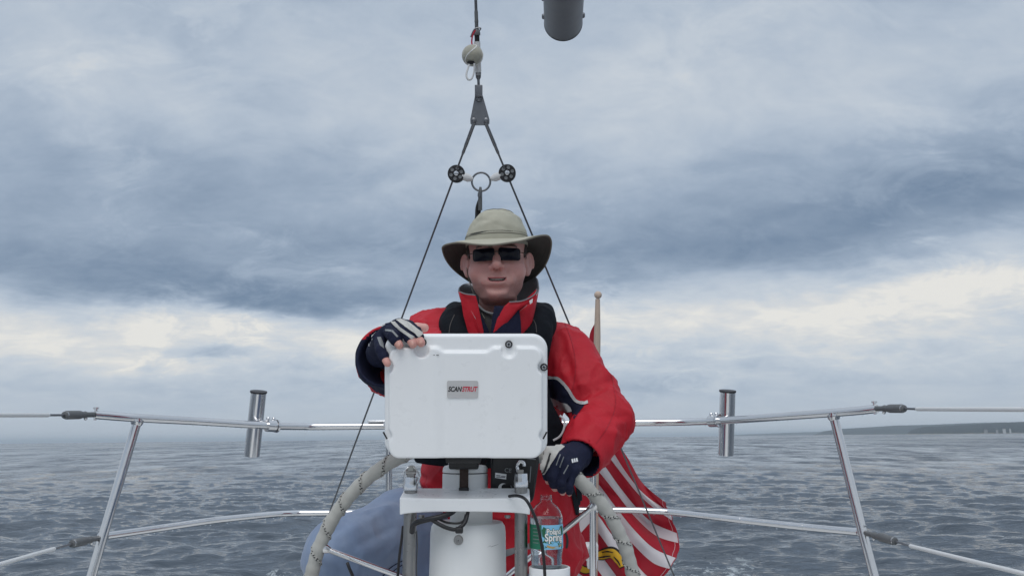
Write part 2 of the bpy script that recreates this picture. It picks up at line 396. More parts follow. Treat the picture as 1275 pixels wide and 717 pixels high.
# ------------------------------------------------------------------ noise and distance fields
PERM = rng.permutation(256).astype(np.int64); HV = rng.random(256)
def vnoise(p):
    i = np.floor(p).astype(np.int64); f = p - i; f = f * f * (3 - 2 * f); r = 0
    for a in (0, 1):
        for b_ in (0, 1):
            for c_ in (0, 1):
                h = HV[PERM[(PERM[(PERM[(i[:, 0] + a) & 255] + i[:, 1] + b_) & 255] + i[:, 2] + c_) & 255]]
                r = r + h * (f[:, 0] if a else 1 - f[:, 0]) * (f[:, 1] if b_ else 1 - f[:, 1]) * (f[:, 2] if c_ else 1 - f[:, 2])
    return r * 2 - 1
def fbm(p, oct=4):
    r = 0; a = 0.5
    for k in range(oct): r = r + a * vnoise(p * 2 ** k + 17.3 * k); a *= 0.5
    return r
class Field:
    def __init__(s, xs, ys, zs):
        s.a = [np.asarray(q, np.float32) for q in (xs, ys, zs)]
        s.F = np.ones(tuple(len(q) for q in s.a), np.float32)
    def op(s, prim, k=0.0, mode='u'):
        lo, hi, fn = prim; mg = 0.016 + k
        sl = []
        for q, l, h in zip(s.a, lo, hi):
            i0 = np.searchsorted(q, l - mg); i1 = np.searchsorted(q, h + mg)
            if i1 - i0 < 1: return s
            sl.append(slice(i0, i1))
        X = s.a[0][sl[0]][:, None, None]; Y = s.a[1][sl[1]][None, :, None]; Z = s.a[2][sl[2]][None, None, :]
        d = fn(X, Y, Z).astype(np.float32); f = s.F[tuple(sl)]
        if mode == 'u':
            r = np.minimum(f, d)
            if k > 0: h = np.maximum(k - np.abs(f - d), 0) / k; r = r - h * h * k * 0.25
        else:
            r = np.maximum(f, -d)
            if k > 0: h = np.maximum(k - np.abs(f + d), 0) / k; r = r + h * h * k * 0.25
        s.F[tuple(sl)] = r; return s
    def u(s, prim, k=0.0): return s.op(prim, k, 'u')
    def cut(s, prim, k=0.0): return s.op(prim, k, 's')
    def mesh(s):
        F = s.F; xs, ys, zs = s.a; S = F < 0
        nx, ny, nz = F.shape
        c = S[:-1, :-1, :-1].astype(np.int8)
        tot = np.zeros((nx - 1, ny - 1, nz - 1), np.int8)
        for a in (0, 1):
            for b_ in (0, 1):
                for c_ in (0, 1): tot += S[a:nx - 1 + a, b_:ny - 1 + b_, c_:nz - 1 + c_]
        act = (tot > 0) & (tot < 8); I, J, K = np.nonzero(act)
        idx = np.full(act.shape, -1, np.int32); idx[I, J, K] = np.arange(len(I))
        acc = np.zeros((len(I), 3)); cnt = np.zeros(len(I))
        cs = [(a, b_, c_) for a in (0, 1) for b_ in (0, 1) for c_ in (0, 1)]
        for p in cs:
            for axis in range(3):
                if p[axis]: continue
                q = list(p); q[axis] = 1
                f0 = F[I + p[0], J + p[1], K + p[2]]; f1 = F[I + q[0], J + q[1], K + q[2]]
                w = (f0 < 0) != (f1 < 0); tt = np.where(w, f0 / np.where(w, f0 - f1, 1), 0)
                P0 = np.stack([xs[I + p[0]], ys[J + p[1]], zs[K + p[2]]], 1); P1 = np.stack([xs[I + q[0]], ys[J + q[1]], zs[K + q[2]]], 1)
                acc += np.where(w[:, None], P0 + (P1 - P0) * tt[:, None], 0); cnt += w
        V = acc / cnt[:, None]; Q = []
        for axis in range(3):
            sh = [slice(None)] * 3; s0 = list(sh); s1 = list(sh); s0[axis] = slice(0, -1); s1[axis] = slice(1, None)
            ch = S[tuple(s0)] != S[tuple(s1)]
            i, j, k = np.nonzero(ch); ins = S[tuple(s0)][i, j, k]
            o1, o2 = [(1, 2), (2, 0), (0, 1)][axis]
            B = np.stack([i, j, k], 1); ok = (B[:, o1] > 0) & (B[:, o2] > 0) & (B[:, o1] < F.shape[o1] - 1) & (B[:, o2] < F.shape[o2] - 1)
            B = B[ok]; ins = ins[ok]
            def at(d1, d2):
                C = B.copy(); C[:, o1] -= d1; C[:, o2] -= d2; return idx[C[:, 0], C[:, 1], C[:, 2]]
            q = np.stack([at(1, 1), at(0, 1), at(0, 0), at(1, 0)], 1)
            q = np.where(ins[:, None], q, q[:, ::-1]); Q.append(q)
        Q = np.vstack(Q); Q = Q[(Q >= 0).all(1)]
        return V, Q
def vnormals(V, Q):
    n = np.cross(V[Q[:, 2]] - V[Q[:, 0]], V[Q[:, 3]] - V[Q[:, 1]])
    N = np.zeros_like(V)
    for k in range(4): np.add.at(N, Q[:, k], n)
    return N / (np.linalg.norm(N, axis=1)[:, None] + 1e-12)
def relax(V, Q, it=1, lam=0.5):
    for _ in range(it):
        A = np.zeros_like(V); c = np.zeros(len(V))
        for k in range(4):
            np.add.at(A, Q[:, k], V[Q[:, (k + 1) % 4]]); np.add.at(A, Q[:, k], V[Q[:, k - 1]]); np.add.at(c, Q[:, k], 2)
        V = V + lam * (A / c[:, None] - V)
    return V
def cap(a, b, ra, rb=None):
    a = np.asarray(a, float); b = np.asarray(b, float); rb = ra if rb is None else rb
    ba = b - a; L = max(ba.dot(ba), 1e-12); r = max(ra, rb)
    def fn(X, Y, Z):
        h = np.clip(((X - a[0]) * ba[0] + (Y - a[1]) * ba[1] + (Z - a[2]) * ba[2]) / L, 0, 1)
        return np.sqrt((X - a[0] - h * ba[0]) ** 2 + (Y - a[1] - h * ba[1]) ** 2 + (Z - a[2] - h * ba[2]) ** 2) - (ra + (rb - ra) * h)
    return np.minimum(a, b) - r, np.maximum(a, b) + r, fn
def ell(c, r, A=None):
    c = np.asarray(c, float); r = np.asarray(r, float); A_ = np.eye(3) if A is None else np.asarray(A, float)
    ext = np.abs(A_) @ r
    def fn(X, Y, Z):
        x, y, z = X - c[0], Y - c[1], Z - c[2]
        q = [(A_[0, i] * x + A_[1, i] * y + A_[2, i] * z) for i in range(3)]
        k0 = np.sqrt(sum((q[i] / r[i]) ** 2 for i in range(3))); k1 = np.sqrt(sum((q[i] / r[i] ** 2) ** 2 for i in range(3)))
        return k0 * (k0 - 1) / np.maximum(k1, 1e-6)
    return c - ext, c + ext, fn
def chain(Fd, pts, rad, k):
    for i in range(len(pts) - 1): Fd.u(cap(pts[i], pts[i + 1], rad[i], rad[i + 1]), k)
def axis_grid(*segs):
    """segs: (start, end, step) in order"""
    out = []
    for a, b, st in segs:
        n = max(1, int(round((b - a) / st))); out.append(np.linspace(a, b, n, endpoint=False))
    return np.concatenate(out + [[segs[-1][1]]])
def bvh_of(V, Q): return BVHTree.FromPolygons([Vector(v) for v in V], [tuple(map(int, q)) for q in Q])
def patch(name, poly, bvh, mat, parent, off=0.0015, step=2.5, thick=0.003, smooth=60, maxd=None):
    """A cloth patch with the given outline (as bearings from the eye), laid on a surface and given thickness."""
    poly = np.asarray(poly, float); n = len(poly); b = []
    for i in range(n):
        a, c = poly[i], poly[(i + 1) % n]; k = max(1, int(np.linalg.norm(c - a) / step))
        for j in range(k): b.append(a + (c - a) * j / k)
    nb = len(b); lo, hi = poly.min(0), poly.max(0)
    g = [np.array([x, y]) for x in np.arange(lo[0] + step / 2, hi[0], step) for y in np.arange(lo[1] + step / 2, hi[1], step)]
    res = delaunay_2d_cdt([Vector(q) for q in b + g], [], [list(range(nb))], 1, 1e-4)
    vs, fs = res[0], res[2]; pos = []; okv = []
    for v in vs:
        d = Vector(P(v[0], v[1], 1.0)).normalized(); h = bvh.ray_cast(Vector((0, 0, 0)), d)
        if h[0] is None: pos.append((0, 0, 0)); okv.append(False); continue
        nrm = h[1] if h[1].dot(d) < 0 else -h[1]
        pos.append(np.array(h[0]) + np.array(nrm) * off); okv.append(maxd is None or h[3] < maxd)
    tri = []
    for f in fs:
        if all(okv[i] for i in f) and max(np.linalg.norm(np.array(pos[f[i]]) - np.array(pos[f[i - 1]])) for i in range(len(f))) < 0.05: tri.append(list(f))
    if not tri: return None
    ec = {}
    for f in tri:
        for i in range(len(f)): e = (f[i], f[(i + 1) % len(f)]); ec[e] = ec.get(e, 0) + 1
    N = len(pos); V = np.array(pos, float); dirs = V / (np.linalg.norm(V, axis=1)[:, None] + 1e-9)
    V2 = V + dirs * thick; F = tri + [[i + N for i in f][::-1] for f in tri]
    for (i, j) in ec:
        if (j, i) not in ec: F.append([j, i, i + N, j + N])
    used = sorted({i for f in F for i in f}); mp = {o: k for k, o in enumerate(used)}
    VV = np.vstack([V, V2])[used]
    return raw_mesh(name, VV, [[mp[i] for i in f] for f in F], [mat], None, parent, smooth)
def text_geo(body, size, depth=0.0, shear=0.0, spacing=1.0, offset=0.0):
    cu = bpy.data.curves.new('lettering', 'FONT'); cu.body = body; cu.size = size; cu.align_x = 'CENTER'; cu.align_y = 'CENTER'
    cu.shear = shear; cu.space_character = spacing; cu.offset = offset; cu.resolution_u = 4
    o = bpy.data.objects.new('lettering', cu); COL.objects.link(o)
    bpy.context.view_layer.update()
    me = bpy.data.meshes.new_from_object(o)
    V = np.array([v.co[:] for v in me.vertices]).reshape(-1, 3); Fc = [list(p.vertices) for p in me.polygons]
    bpy.data.objects.remove(o); bpy.data.curves.remove(cu); bpy.data.meshes.remove(me)
    return V, Fc

# ================================================================== SETTING
def structure(o): o['kind'] = 'structure'; return o
# ---- sea: one sheet from under the boat to the horizon; long waves are geometry, ripples are relief
def sea():
    inv = np.linspace(1 / 7.5, 1 / 420.0, 620)
    rad = np.concatenate([[0.01, 2.0, 4.0, 5.5], 1 / inv, np.geomspace(440, 60000, 60)])
    th = np.concatenate([np.arange(-180, -44, 3.0), np.arange(-44, 44, 0.075), np.arange(44, 180, 3.0)])
    Rr, T = np.meshgrid(rad, np.radians(th), indexing='ij')
    X = Rr * np.sin(T); Y = Rr * np.cos(T); Z = np.zeros_like(X)
    dr = np.gradient(rad)[:, None] * np.ones_like(T)
    r2 = np.random.default_rng(11)
    lams = np.concatenate([np.geomspace(7.0, 1.5, 30), np.geomspace(1.45, 0.30, 46)])
    for lam in lams:
        a = R(r2.normal(8, 26 if lam > 1.5 else 34)); k = 2 * math.pi / lam; ph = r2.uniform(0, 6.28)
        amp = 0.0041 * lam ** 0.85 * r2.uniform(0.5, 1.4) if lam > 1.5 else 0.0072 * lam * r2.uniform(0.5, 1.4)
        fade = np.clip((lam / (1.5 * dr) - 1) / 1.2, 0, 1)
        gust = 0.75 + 0.35 * np.sin(X * 0.11 + ph) * np.sin(Y * 0.07 + 2 * ph)
        q = k * (X * math.sin(a) + Y * math.cos(a)) + ph
        Z += amp * fade * gust * (np.sin(q) + 0.22 * np.cos(2 * q))
    Z *= np.clip((Rr - 2) / 4, 0, 1)
    nr, nt = X.shape
    V = np.stack([X, Y, Z], -1).reshape(-1, 3)
    i, j = np.meshgrid(np.arange(nr - 1), np.arange(nt), indexing='ij'); j2 = (j + 1) % nt
    Q = np.stack([i * nt + j, i * nt + j2, (i + 1) * nt + j2, (i + 1) * nt + j], -1).reshape(-1, 4)
    m, t, b = material('sea water')
    geo = t.node('ShaderNodeNewGeometry'); pos = geo.outputs['Position']
    px, py, pz = t.sep(pos)
    dist = t.m('SQRT', t.add(t.mul(px, px), t.mul(py, py)))
    far = t.step(dist, 60.0, 500.0)
    r1 = t.noise(t.mapping(pos, scale=(0.75, 1.9, 0), rot=(0, 0, 0.12)), 1.6, 4, 0.58, 0.3)
    r2_ = t.noise(t.mapping(pos, scale=(0.8, 1.7, 0), rot=(0, 0, -0.25)), 5.0, 4, 0.6, 0.5)
    r3 = t.noise(t.mapping(pos, scale=(0.35, 1.0, 0)), 0.36, 3, 0.5, 0.2)
    patchy = t.add(0.55, t.mul(t.step(t.noise(t.mapping(pos, scale=(0.5, 1, 0)), 0.06, 3, 0.5), 0.3, 0.7), 0.8))
    mid = t.mul(t.step(dist, 24.0, 60.0), t.step(dist, 420.0, 160.0))
    s1 = t.noise(t.mapping(pos, scale=(0.34, 0.11, 0)), 1.0, 4, 0.65, 0.3); s2 = t.noise(t.mapping(pos, scale=(0.07, 0.011, 0)), 1.0, 5, 0.62, 0.3)
    strk = t.add(t.mul(t.step(s1, 0.38, 0.62), mid), t.mul(t.step(s2, 0.36, 0.64), t.step(dist, 90.0, 300.0)))
    farm = t.step(dist, 70.0, 170.0); far3 = t.step(dist, 350.0, 900.0)
    s3 = t.noise(t.mapping(pos, scale=(0.02, 0.0022, 0)), 1.0, 5, 0.65, 0.2)
    h = t.add(t.mul(t.add(t.mul(r1, 0.070), t.mul(r2_, 0.032)), patchy))
    slope = t.add(t.mul(t.sub(s1, 0.5), 1.20, mid), t.mul(t.sub(s2, 0.5), 1.25, farm), t.mul(t.sub(s3, 0.5), 1.25, far3), t.mul(t.step(dist, 28.0, 90.0), -0.085))
    nv = t.node('ShaderNodeVectorMath', operation='ADD'); t.l.new(geo.outputs['Normal'], nv.inputs[0]); t.l.new(t.xyz(t.mul(slope, 0.25), slope, 0.0), nv.inputs[1])
    nn = t.node('ShaderNodeVectorMath', operation='NORMALIZE'); t.l.new(nv.outputs[0], nn.inputs[0])
    bn = t.node('ShaderNodeBump'); bn.inputs['Distance'].default_value = 1.0
    t.put(bn.inputs['Strength'], 1.0)
    t.l.new(h, bn.inputs['Height']); t.l.new(nn.outputs[0], bn.inputs['Normal'])
    t.l.new(bn.outputs[0], b.inputs['Normal'])
    # churned foam along the edges of the wake
    ax_ = t.m('ABSOLUTE', t.add(px, 0.09))
    edge = t.mul(t.step(ax_, 1.6, 2.2), t.step(ax_, 4.1, 3.2), t.step(py, 13.5, 10.5))
    wk = t.mul(t.step(ax_, 2.6, 1.8), t.step(py, 34.0, 12.0), 0.45)
    fm = t.noise(t.mapping(pos, scale=(1, 0.8, 0)), 7.5, 7, 0.72, 0.9)
    fm2 = t.noise(t.mapping(pos, scale=(1, 0.6, 0)), 1.3, 4, 0.6, 0.4)
    foam = t.mul(t.step(t.add(fm, t.mul(t.sub(fm2, 0.5), 0.5), t.mul(t.m('MAXIMUM', edge, wk), 0.17)), 0.665, 0.74), t.m('MAXIMUM', edge, wk), 0.75)
    t.l.new(t.mix(foam, (.054, .070, .090), (.55, .60, .62)), b.inputs['Base Color'])
    t.put(b.inputs['Roughness'], t.add(0.03, t.mul(foam, 0.5), t.mul(far, 0.05)))
    b.inputs['IOR'].default_value = 1.333; b.inputs['Specular IOR Level'].default_value = 0.5
    structure(raw_mesh('sea', V, Q[:, ::-1], [m], None, None, 180, world_coords=True))
sea()

# ---- far shore: three ridges, one behind the other
m, t, b = material('wooded shore')
geo = t.node('ShaderNodeNewGeometry'); pos = geo.outputs['Position']
nz = t.noise(pos, 0.02, 5, 0.65)
col = t.mix(t.step(nz, 0.35, 0.7), (.010, .018, .024), (.028, .038, .042))
hz_ = t.sep(pos)[2]
t.l.new(t.mix(t.step(t.add(hz_, t.mul(nz, 16)), 15, 8), col, (.20, .175, .135)), b.inputs['Base Color']); b.inputs['Roughness'].default_value = 0.95
MT['shore'] = m
def headland(D, prof, depth, seed, canopy):
    """prof: (bearing px, ridge py) pairs; waterline from the horizon. A real ridge, D metres off."""
    pxs = np.array([p[0] for p in prof], float); hs = np.array([p[1] for p in prof], float)
    n = 420; x = np.linspace(pxs[0], pxs[-1], n); h = np.interp(x, pxs, hs)
    A = np.array([bearing(q, 541)[0] for q in (pxs[0], pxs[-1])]); azs = np.radians(np.interp(x, [pxs[0], pxs[-1]], A))
    rows = 16; V = []
    for i in range(rows):
        f = i / (rows - 1); sh = min(1.0, math.sin(min(f * 1.9, 1.0) * math.pi / 2) ** 0.5) if f < 0.75 else (1 - f) / 0.25
        d = D + depth * f + 60 * fbm(np.stack([x * 0.05, np.full(n, seed), np.full(n, f)], 1), 3)
        tree = canopy * (fbm(np.stack([x * 1.5, np.full(n, seed + 5.0), np.full(n, i * 1.7)], 1), 4) + 0.35)
        z = np.where(h > 0, h, 0) * D / FPX * sh + (tree * np.clip(h / 4, 0, 1) if 0 < i < rows - 1 else 0) - (1.0 if i in (0, rows - 1) else 0)
        V.append(np.stack([d * np.sin(azs), d * np.cos(azs), z], 1))
    V = np.vstack(V)
    i, j = np.meshgrid(np.arange(rows - 1), np.arange(n - 1), indexing='ij')
    Q = np.stack([i * n + j, i * n + j + 1, (i + 1) * n + j + 1, (i + 1) * n + j], -1).reshape(-1, 4)
    o = raw_mesh('headland', V, Q, [MT['shore']], None, None, 0, world_coords=True)
    return structure(o)
headland(6000, [(1128, 0), (1140, 5), (1160, 8.0), (1200, 9.0), (1240, 10.0), (1275, 11.3), (1400, 13), (1620, 15), (1800, 9), (1900, 0)], 900, 3.1, 6)
headland(9500, [(1012, 0), (1030, 4.5), (1060, 7.0), (1100, 8.4), (1140, 10.0), (1200, 10.6), (1275, 12.0), (1500, 12), (1700, 0)], 1500, 8.3, 7)
headland(15500, [(900, 0), (915, 1.4), (960, 2.5), (1010, 3.6), (1060, 4.2), (1200, 5), (1400, 0)], 2500, 5.7, 7)
def shore_house(px, up, w, h, tone, label):
    d = 5985; a = R(bearing(px, 541)[0]); c = np.array([d * math.sin(a), d * math.cos(a), up * d / FPX])
    rx = np.array([math.cos(a), -math.sin(a), 0]); fy = np.array([math.sin(a), math.cos(a), 0])
    o = bpy.data.objects.new('shore_house', None); COL.objects.link(o); o.location = c; BASE[o.name] = c
    o['label'] = label; o['category'] = 'house'; o['group'] = 'houses on the far headland'
    def hexa(x0, x1, z0, z1, dep): return [c + rx * x + fy * y + UP * z for x in (x0, x1) for y in (0, dep) for z in (z0, z1)]
    Fx = [[0, 1, 3, 2], [4, 6, 7, 5], [0, 4, 5, 1], [2, 3, 7, 6], [0, 2, 6, 4], [1, 5, 7, 3]]
    wm = surf('painted house wall', tuple(x * .6 for x in tone), 0.8)
    raw_mesh('wall', hexa(-w, w, -30, h, 60), Fx, [wm], None, o, 0, True)
    roof = [c + rx * x + fy * y + UP * z for (x, z) in ((-w * 1.1, h), (0, h + 11), (w * 1.1, h)) for y in (-1, 61)]
    raw_mesh('roof', roof, [[0, 1, 3, 2], [2, 3, 5, 4], [0, 2, 4], [1, 5, 3], [0, 4, 5, 1]], [surf('slate roof', (.12, .12, .13), 0.8)], None, o, 0, True)
for q in ((1251, 3.4, 9, 7, (.8, .8, .8), 'larger white house of the pair on the far wooded headland'), (1258.5, 3.6, 5, 6, (.8, .8, .8), 'small white house just right of the larger one on the far headland'),
          (1228, 3.0, 11, 4, (.42, .42, .42), 'long low grey house on the far headland left of the white pair'), (1242, 3.2, 6, 4, (.5, .5, .5), 'grey house on the far headland next to the white pair')):
    shore_house(*q)

# ---- the boat's deck under it all (out of the frame, but things stand on it)
mb = MB(); mb.box((-.0865, 0.65, -.915), 0.62, 1.85, .015, bev=.004); structure(mb.build('cockpit_floor', MT['deck']))
mb = MB(); mb.box((-.0865, 2.52, -.70), 0.40, .30, .20, bev=.02); structure(mb.build('helm_seat', MT['deck']))
mb = MB()
out = [(-1.30, -1.0), (-1.36, 1.5), (-1.33, 2.5), (-1.12, 3.3), (-.95, 3.42), (.78, 3.42), (.95, 3.3), (1.16, 2.5), (1.19, 1.5), (1.13, -1.0)]
inn = [(-.71, -1.0), (-.71, 1.5), (-.71, 2.0), (-.71, 2.5), (-.71, 2.83), (.54, 2.83), (.54, 2.5), (.54, 2.0), (.54, 1.5), (.54, -1.0)]
V = [(x, y, -.70) for x, y in out] + [(x, y, -.70) for x, y in inn] + [(x * .96, y, -1.74) for x, y in out] + [(x, y, -.93) for x, y in inn]
Fc = []
for i in range(9):
    Fc += [[i, i + 1, 11 + i, 10 + i], [i, i + 1, 21 + i, 20 + i], [10 + i, 11 + i, 31 + i, 30 + i]]
mb.add(V, Fc); structure(mb.build('afterdeck', MT['deck'], None, 30))

# ================================================================== STERN RAIL
def beads(mb, path, r, prob, seed):
    """Water drops hanging under a rail."""
    rr = random.Random(seed); p = crom(path, 10)
    for a, b_ in zip(p[:-1], p[1:]):
        L = np.linalg.norm(b_ - a); n = max(1, int(L / 0.012))
        for k in range(n):
            if rr.random() < prob:
                q = a + (b_ - a) * (k + rr.random()) / n; s = rr.uniform(.0016, .0034)
                mb.ball(q + np.array([0, 0, -r - s * 0.3]), (s, s, s * rr.uniform(1, 1.5)), seg=6, rings=4)
top_path = PP([(118, 516, 2.62), (170, 520, 2.72), (250, 524.5, 2.94), (337, 529.8, 3.15), (372, 530.6, 3.24), (398, 530.8, 3.28), (478, 530, 3.30), (640, 528, 3.30), (787, 526, 3.30), (828, 525.6, 3.28), (862, 524.8, 3.24), (905, 523, 3.12), (1040, 513.5, 2.72), (1092, 508.5, 2.60)])
low_path = PP([(128, 667.5, 2.61), (200, 657, 2.84), (270, 647, 3.05), (335, 640.6, 3.22), (360, 639, 3.27), (400, 638.3, 3.30), (580, 636.5, 3.30), (755, 634.5, 3.30), (815, 636, 3.28), (842, 638, 3.25), (900, 644.6, 3.10), (1000, 655.5, 2.84), (1073, 662.3, 2.64)])
legL = PP([(172, 520.5, 2.725), (128, 668, 2.60), (104, 750, 2.54)]); legR = PP([(1037, 514, 2.725), (1074, 662, 2.62), (1098, 752, 2.54)])
aftL = PP([(484.5, 530, 3.30), (483.5, 790, 3.24)]); aftR = PP([(738.5, 526.5, 3.30), (738, 790, 3.24)])
rail = thing('stern_rail', 'polished steel stern rail around the back of the boat behind the man', 'rail', P(611, 790, 3.24))
tp, lp = crom(top_path, 8), crom(low_path, 8)
MB().tube(tp, .0142, 18).build('top_rail', MT['steel'], rail)
MB().tube(lp, .0125, 18).build('lower_rail', MT['steel'], rail)
for q in (legL, legR, aftL, aftR):
    MB().tube(q, .0150 if q is legL or q is legR else .0135, 18).build('stanchion', MT['steel'], rail)
for c, ax_ in ((legL[0], legL[1] - legL[0]), (legR[0], legR[1] - legR[0])):
    ax_ = ax_ / np.linalg.norm(ax_); mbx = MB(); mbx.lathe([(.0205, .006), (.021, .012), (.0185, .020), (.0158, .024)], c, ax_, 20); mbx.build('weld_collar', MT['steel'], rail)
for c, d_ in ((lp[0], legL), (lp[-1], legR)):
    mbx = MB(); mbx.ball(c, .0185, seg=16, rings=10); mbx.build('weld_collar', MT['steel'], rail)
mbx = MB(); c = P(466, 522.5, 3.30)
mbx.box(c + np.array([.03, 0, -.006]), .055, .016, .004, bev=.003); mbx.box(c + np.array([.05, 0, -.016]), .010, .010, .010); mbx.build('rail_bracket', MT['steel'], rail)
for c in (P(1000, 655.5, 2.84), P(926, 647.5, 3.03)):
    k = np.argmin(np.linalg.norm(lp - c, axis=1)); mbx = MB(); a = lp[k + 1] - lp[k]; a /= np.linalg.norm(a)
    mbx.tube([lp[k] - a * .004, lp[k] + a * .004], .0133, 18); mbx.build('rail_joint', MT['steel'], rail)
mbx = MB(); beads(mbx, top_path, .0142, .46, 3); beads(mbx, low_path, .0125, .30, 5); o = mbx.build('water_drops', MT['pet'], rail); o['kind'] = 'stuff'

# ---- rod holders clamped to the rail
def rod_holder(topc, botc, rail_pt, side, label):
    topc, botc = np.array(topc), np.array(botc); ax_ = topc - botc; L = np.linalg.norm(ax_); ax_ /= L
    o = thing('rod_holder', label, 'rod holder', botc, 'rod holders on the stern rail')
    r = .0305
    MB().lathe([(r - .002, .004), (r, 0), (r, L), (r - .003, L), (r - .003, L - .15)], botc, ax_, 32).build('tube', MT['steel'], o)
    MB().lathe([(r + .0005, L - .004), (r + .0025, L - .001), (r + .0025, L + .004), (r - .004, L + .004)], botc, ax_, 32).build('rim', MT['alu_dark'], o)
    k = np.argmin(np.linalg.norm(tp - rail_pt, axis=1)); a = tp[min(k + 1, len(tp) - 1)] - tp[k - 1]; a /= np.linalg.norm(a)
    mid = botc + ax_ * np.dot(tp[k] - botc, ax_)
    mb = MB(); mb.tube([tp[k] - a * .018, tp[k] + a * .018], .0235, 20)
    mb.tube([tp[k] + a * .022, tp[k] + a * .030], .026, 20)
    mb.tube([tp[k], mid - (mid - tp[k]) * .2], .018, 14)
    mb.build('clamp', MT['steel'], o)
    for s in (-1, 1):
        mb = MB(); c = tp[k] + a * .012 * s + UP * .022; mb.lathe([(.008, 0), (.008, .006), (.006, .010), (.002, .011)], c, UP, 12); mb.build('bolt', MT['steel'], o)
    return o
rod_holder(P(322, 488, 3.17), P(313.5, 567, 3.17), P(334, 529.6, 3.15), -1, 'steel rod holder tube leaning slightly on the left rail, sea behind its foot')
rod_holder(P(906, 487, 3.17), P(903.5, 566, 3.17), P(886, 524, 3.17), 1, 'upright steel rod holder tube on the right rail, between flag and far shore')

# ---- lifelines
def lifeline(p_end, p_fit, p_wire, p_far, label):
    a, b_, c, d_ = (np.array(q) for q in (p_end, p_fit, p_wire, p_far))
    o = thing('lifeline', label, 'lifeline', a, 'lifelines running forward from the stern rail')
    u = (b_ - a) / np.linalg.norm(b_ - a); L = np.linalg.norm(b_ - a)
    mb = MB(); mb.lathe([(.004, 0), (.0085, .004), (.0085, L * .28), (.0115, L * .34), (.0085, L * .40), (.0115, L * .46), (.0135, L * .52), (.0135, L * .93), (.011, L * .95), (.011, L * .99), (.004, L)], a, u, 16)
    mb.build('turnbuckle', MT['cast'], o)
    mb = MB(); mb.ball(a + u * L * .30 - UP * .010, (.006, .006, .008), seg=10, rings=6); mb.build('locking_pin', MT['steel'], o); mb = MB(); mb.lathe([(.0118, L * .955), (.0118, L * .975)], a, u, 16); mb.build('locking_ring', MT['steel'], o)
    mb = MB(); k = a - u * .004; mb.tube([k + np.array([0, 0, .018]), k - np.array([0, 0, .018])], .005, 10); mb.lathe([(.009, 0), (.009, .006)], k + np.array([0, 0, .018]), UP, 12); mb.build('eye_pin', MT['steel'], o)
    MB().tube([b_ - u * .002, c], .0035, 8).build('wire', MT['steel_dark'], o)
    v = (d_ - c) / np.linalg.norm(d_ - c)
    MB().lathe([(.0045, -.004), (.0062, 0), (.0062, np.linalg.norm(d_ - c))], c, v, 12).build('coating', MT['coated'], o)
def fwd(a, b_, Y):   # carry the line a-b on forward to the plane y = Y
    a, b_ = np.array(a), np.array(b_); return a + (b_ - a) * (Y - a[1]) / (b_[1] - a[1])
def run(pa, pb, pc, pd):
    return pa, pb, pc, fwd(pc, pd, -0.6)
lifeline(*run(P(118, 516, 2.62), P(80, 516.5, 2.46), P(60, 516.6, 2.385), P(0, 516.5, 2.16)), 'upper white coated lifeline at the left, ending in a grey turnbuckle on the top rail')
lifeline(*run(P(124, 669, 2.60), P(89, 676.5, 2.46), P(67, 683, 2.38), P(0, 702, 2.14)), 'lower white coated lifeline at the left, joined halfway down the left stanchion')
lifeline(*run(P(1090, 508.5, 2.60), P(1126, 508.4, 2.45), P(1142, 509.0, 2.40), P(1275, 509.5, 1.98)), 'upper white coated lifeline at the right, in line with the far shore')
lifeline(*run(P(1077, 663, 2.61), P(1115, 673.5, 2.46), P(1134, 679.5, 2.39), P(1275, 714, 1.95)), 'lower white coated lifeline at the right, sloping down across the water')

# ================================================================== BACKSTAY
bs = thing('backstay', 'split wire backstay rising above the man to a steel triangle plate', 'backstay', P(596, 155, 2.40))
D0 = 2.40
legs = [(P(590.5, 153, D0), P(357, 781, 3.30)), (P(604.5, 153, D0), P(865, 778, 3.30))]
for a, b_ in legs:
    MB().tube([a, b_], .0031, 8).build('leg_wire', MT['wire'], bs)
    u = (b_ - a) / np.linalg.norm(b_ - a); MB().lathe([(.0055, 0), (.0055, .075), (.0048, .080), (.0048, .098), (.0032, .106)], a, u, 12).build('swage', MT['steel_dark'], bs)
pl = [P(591.5, 119, D0), P(601, 119, D0), P(609.5, 149, D0), P(609.3, 154, D0), P(607, 156, D0), P(588, 156, D0), P(585.7, 154, D0), P(585.5, 149, D0)]
MB().prism(pl, CY * .006).build('triangle_plate', MT['steel_dark'], bs)
for q, r in (((590, 150.2), .0075), ((605.3, 150.2), .0075), ((596.2, 123), .0095)):
    MB().lathe([(r, 0), (r, .004), (r * .6, .006), (0, .006)], P(*q, D0) - CY * .0004, -CY, 14).build('bolt', MT['steel_dark'], bs)
mb = MB(); mb.box(P(596, 114, D0 - .006), .0115, .008, .018, AX, bev=.002); mb.build('toggle', MT['steel_dark'], bs)
tb_a, tb_b = P(596, 108, D0), P(592.3, 0, 2.36); ux = (tb_b - tb_a) / np.linalg.norm(tb_b - tb_a)
def on(py): return tb_a + (tb_b - tb_a) * (108 - py) / 108
MB().tube([on(110), on(97)], .0042, 10).build('stud', MT['steel_dark'], bs)
MB().lathe([(.004, 0), (.0075, .006), (.009, .02), (.009, .028), (.006, .03)], on(99.5), ux, 16).build('fork', MT['cast'], bs)
MB().tube([on(96), on(86)], .0078, 14).build('turnbuckle_end', MT['black'], bs)
MB().tube([on(94), on(87)], [.0082, .0098], 14).build('tape', MT['tape'], bs)
MB().tube([on(87), on(52)], .0095, 16).build('tape', MT['tape'], bs)
MB().tube([on(52.5), on(43)], .0075, 14).build('turnbuckle_end', MT['black'], bs)
MB().tube([on(44), on(41), on(36)], [.010, .0105, .006], 14).build('fork', MT['cast'], bs)
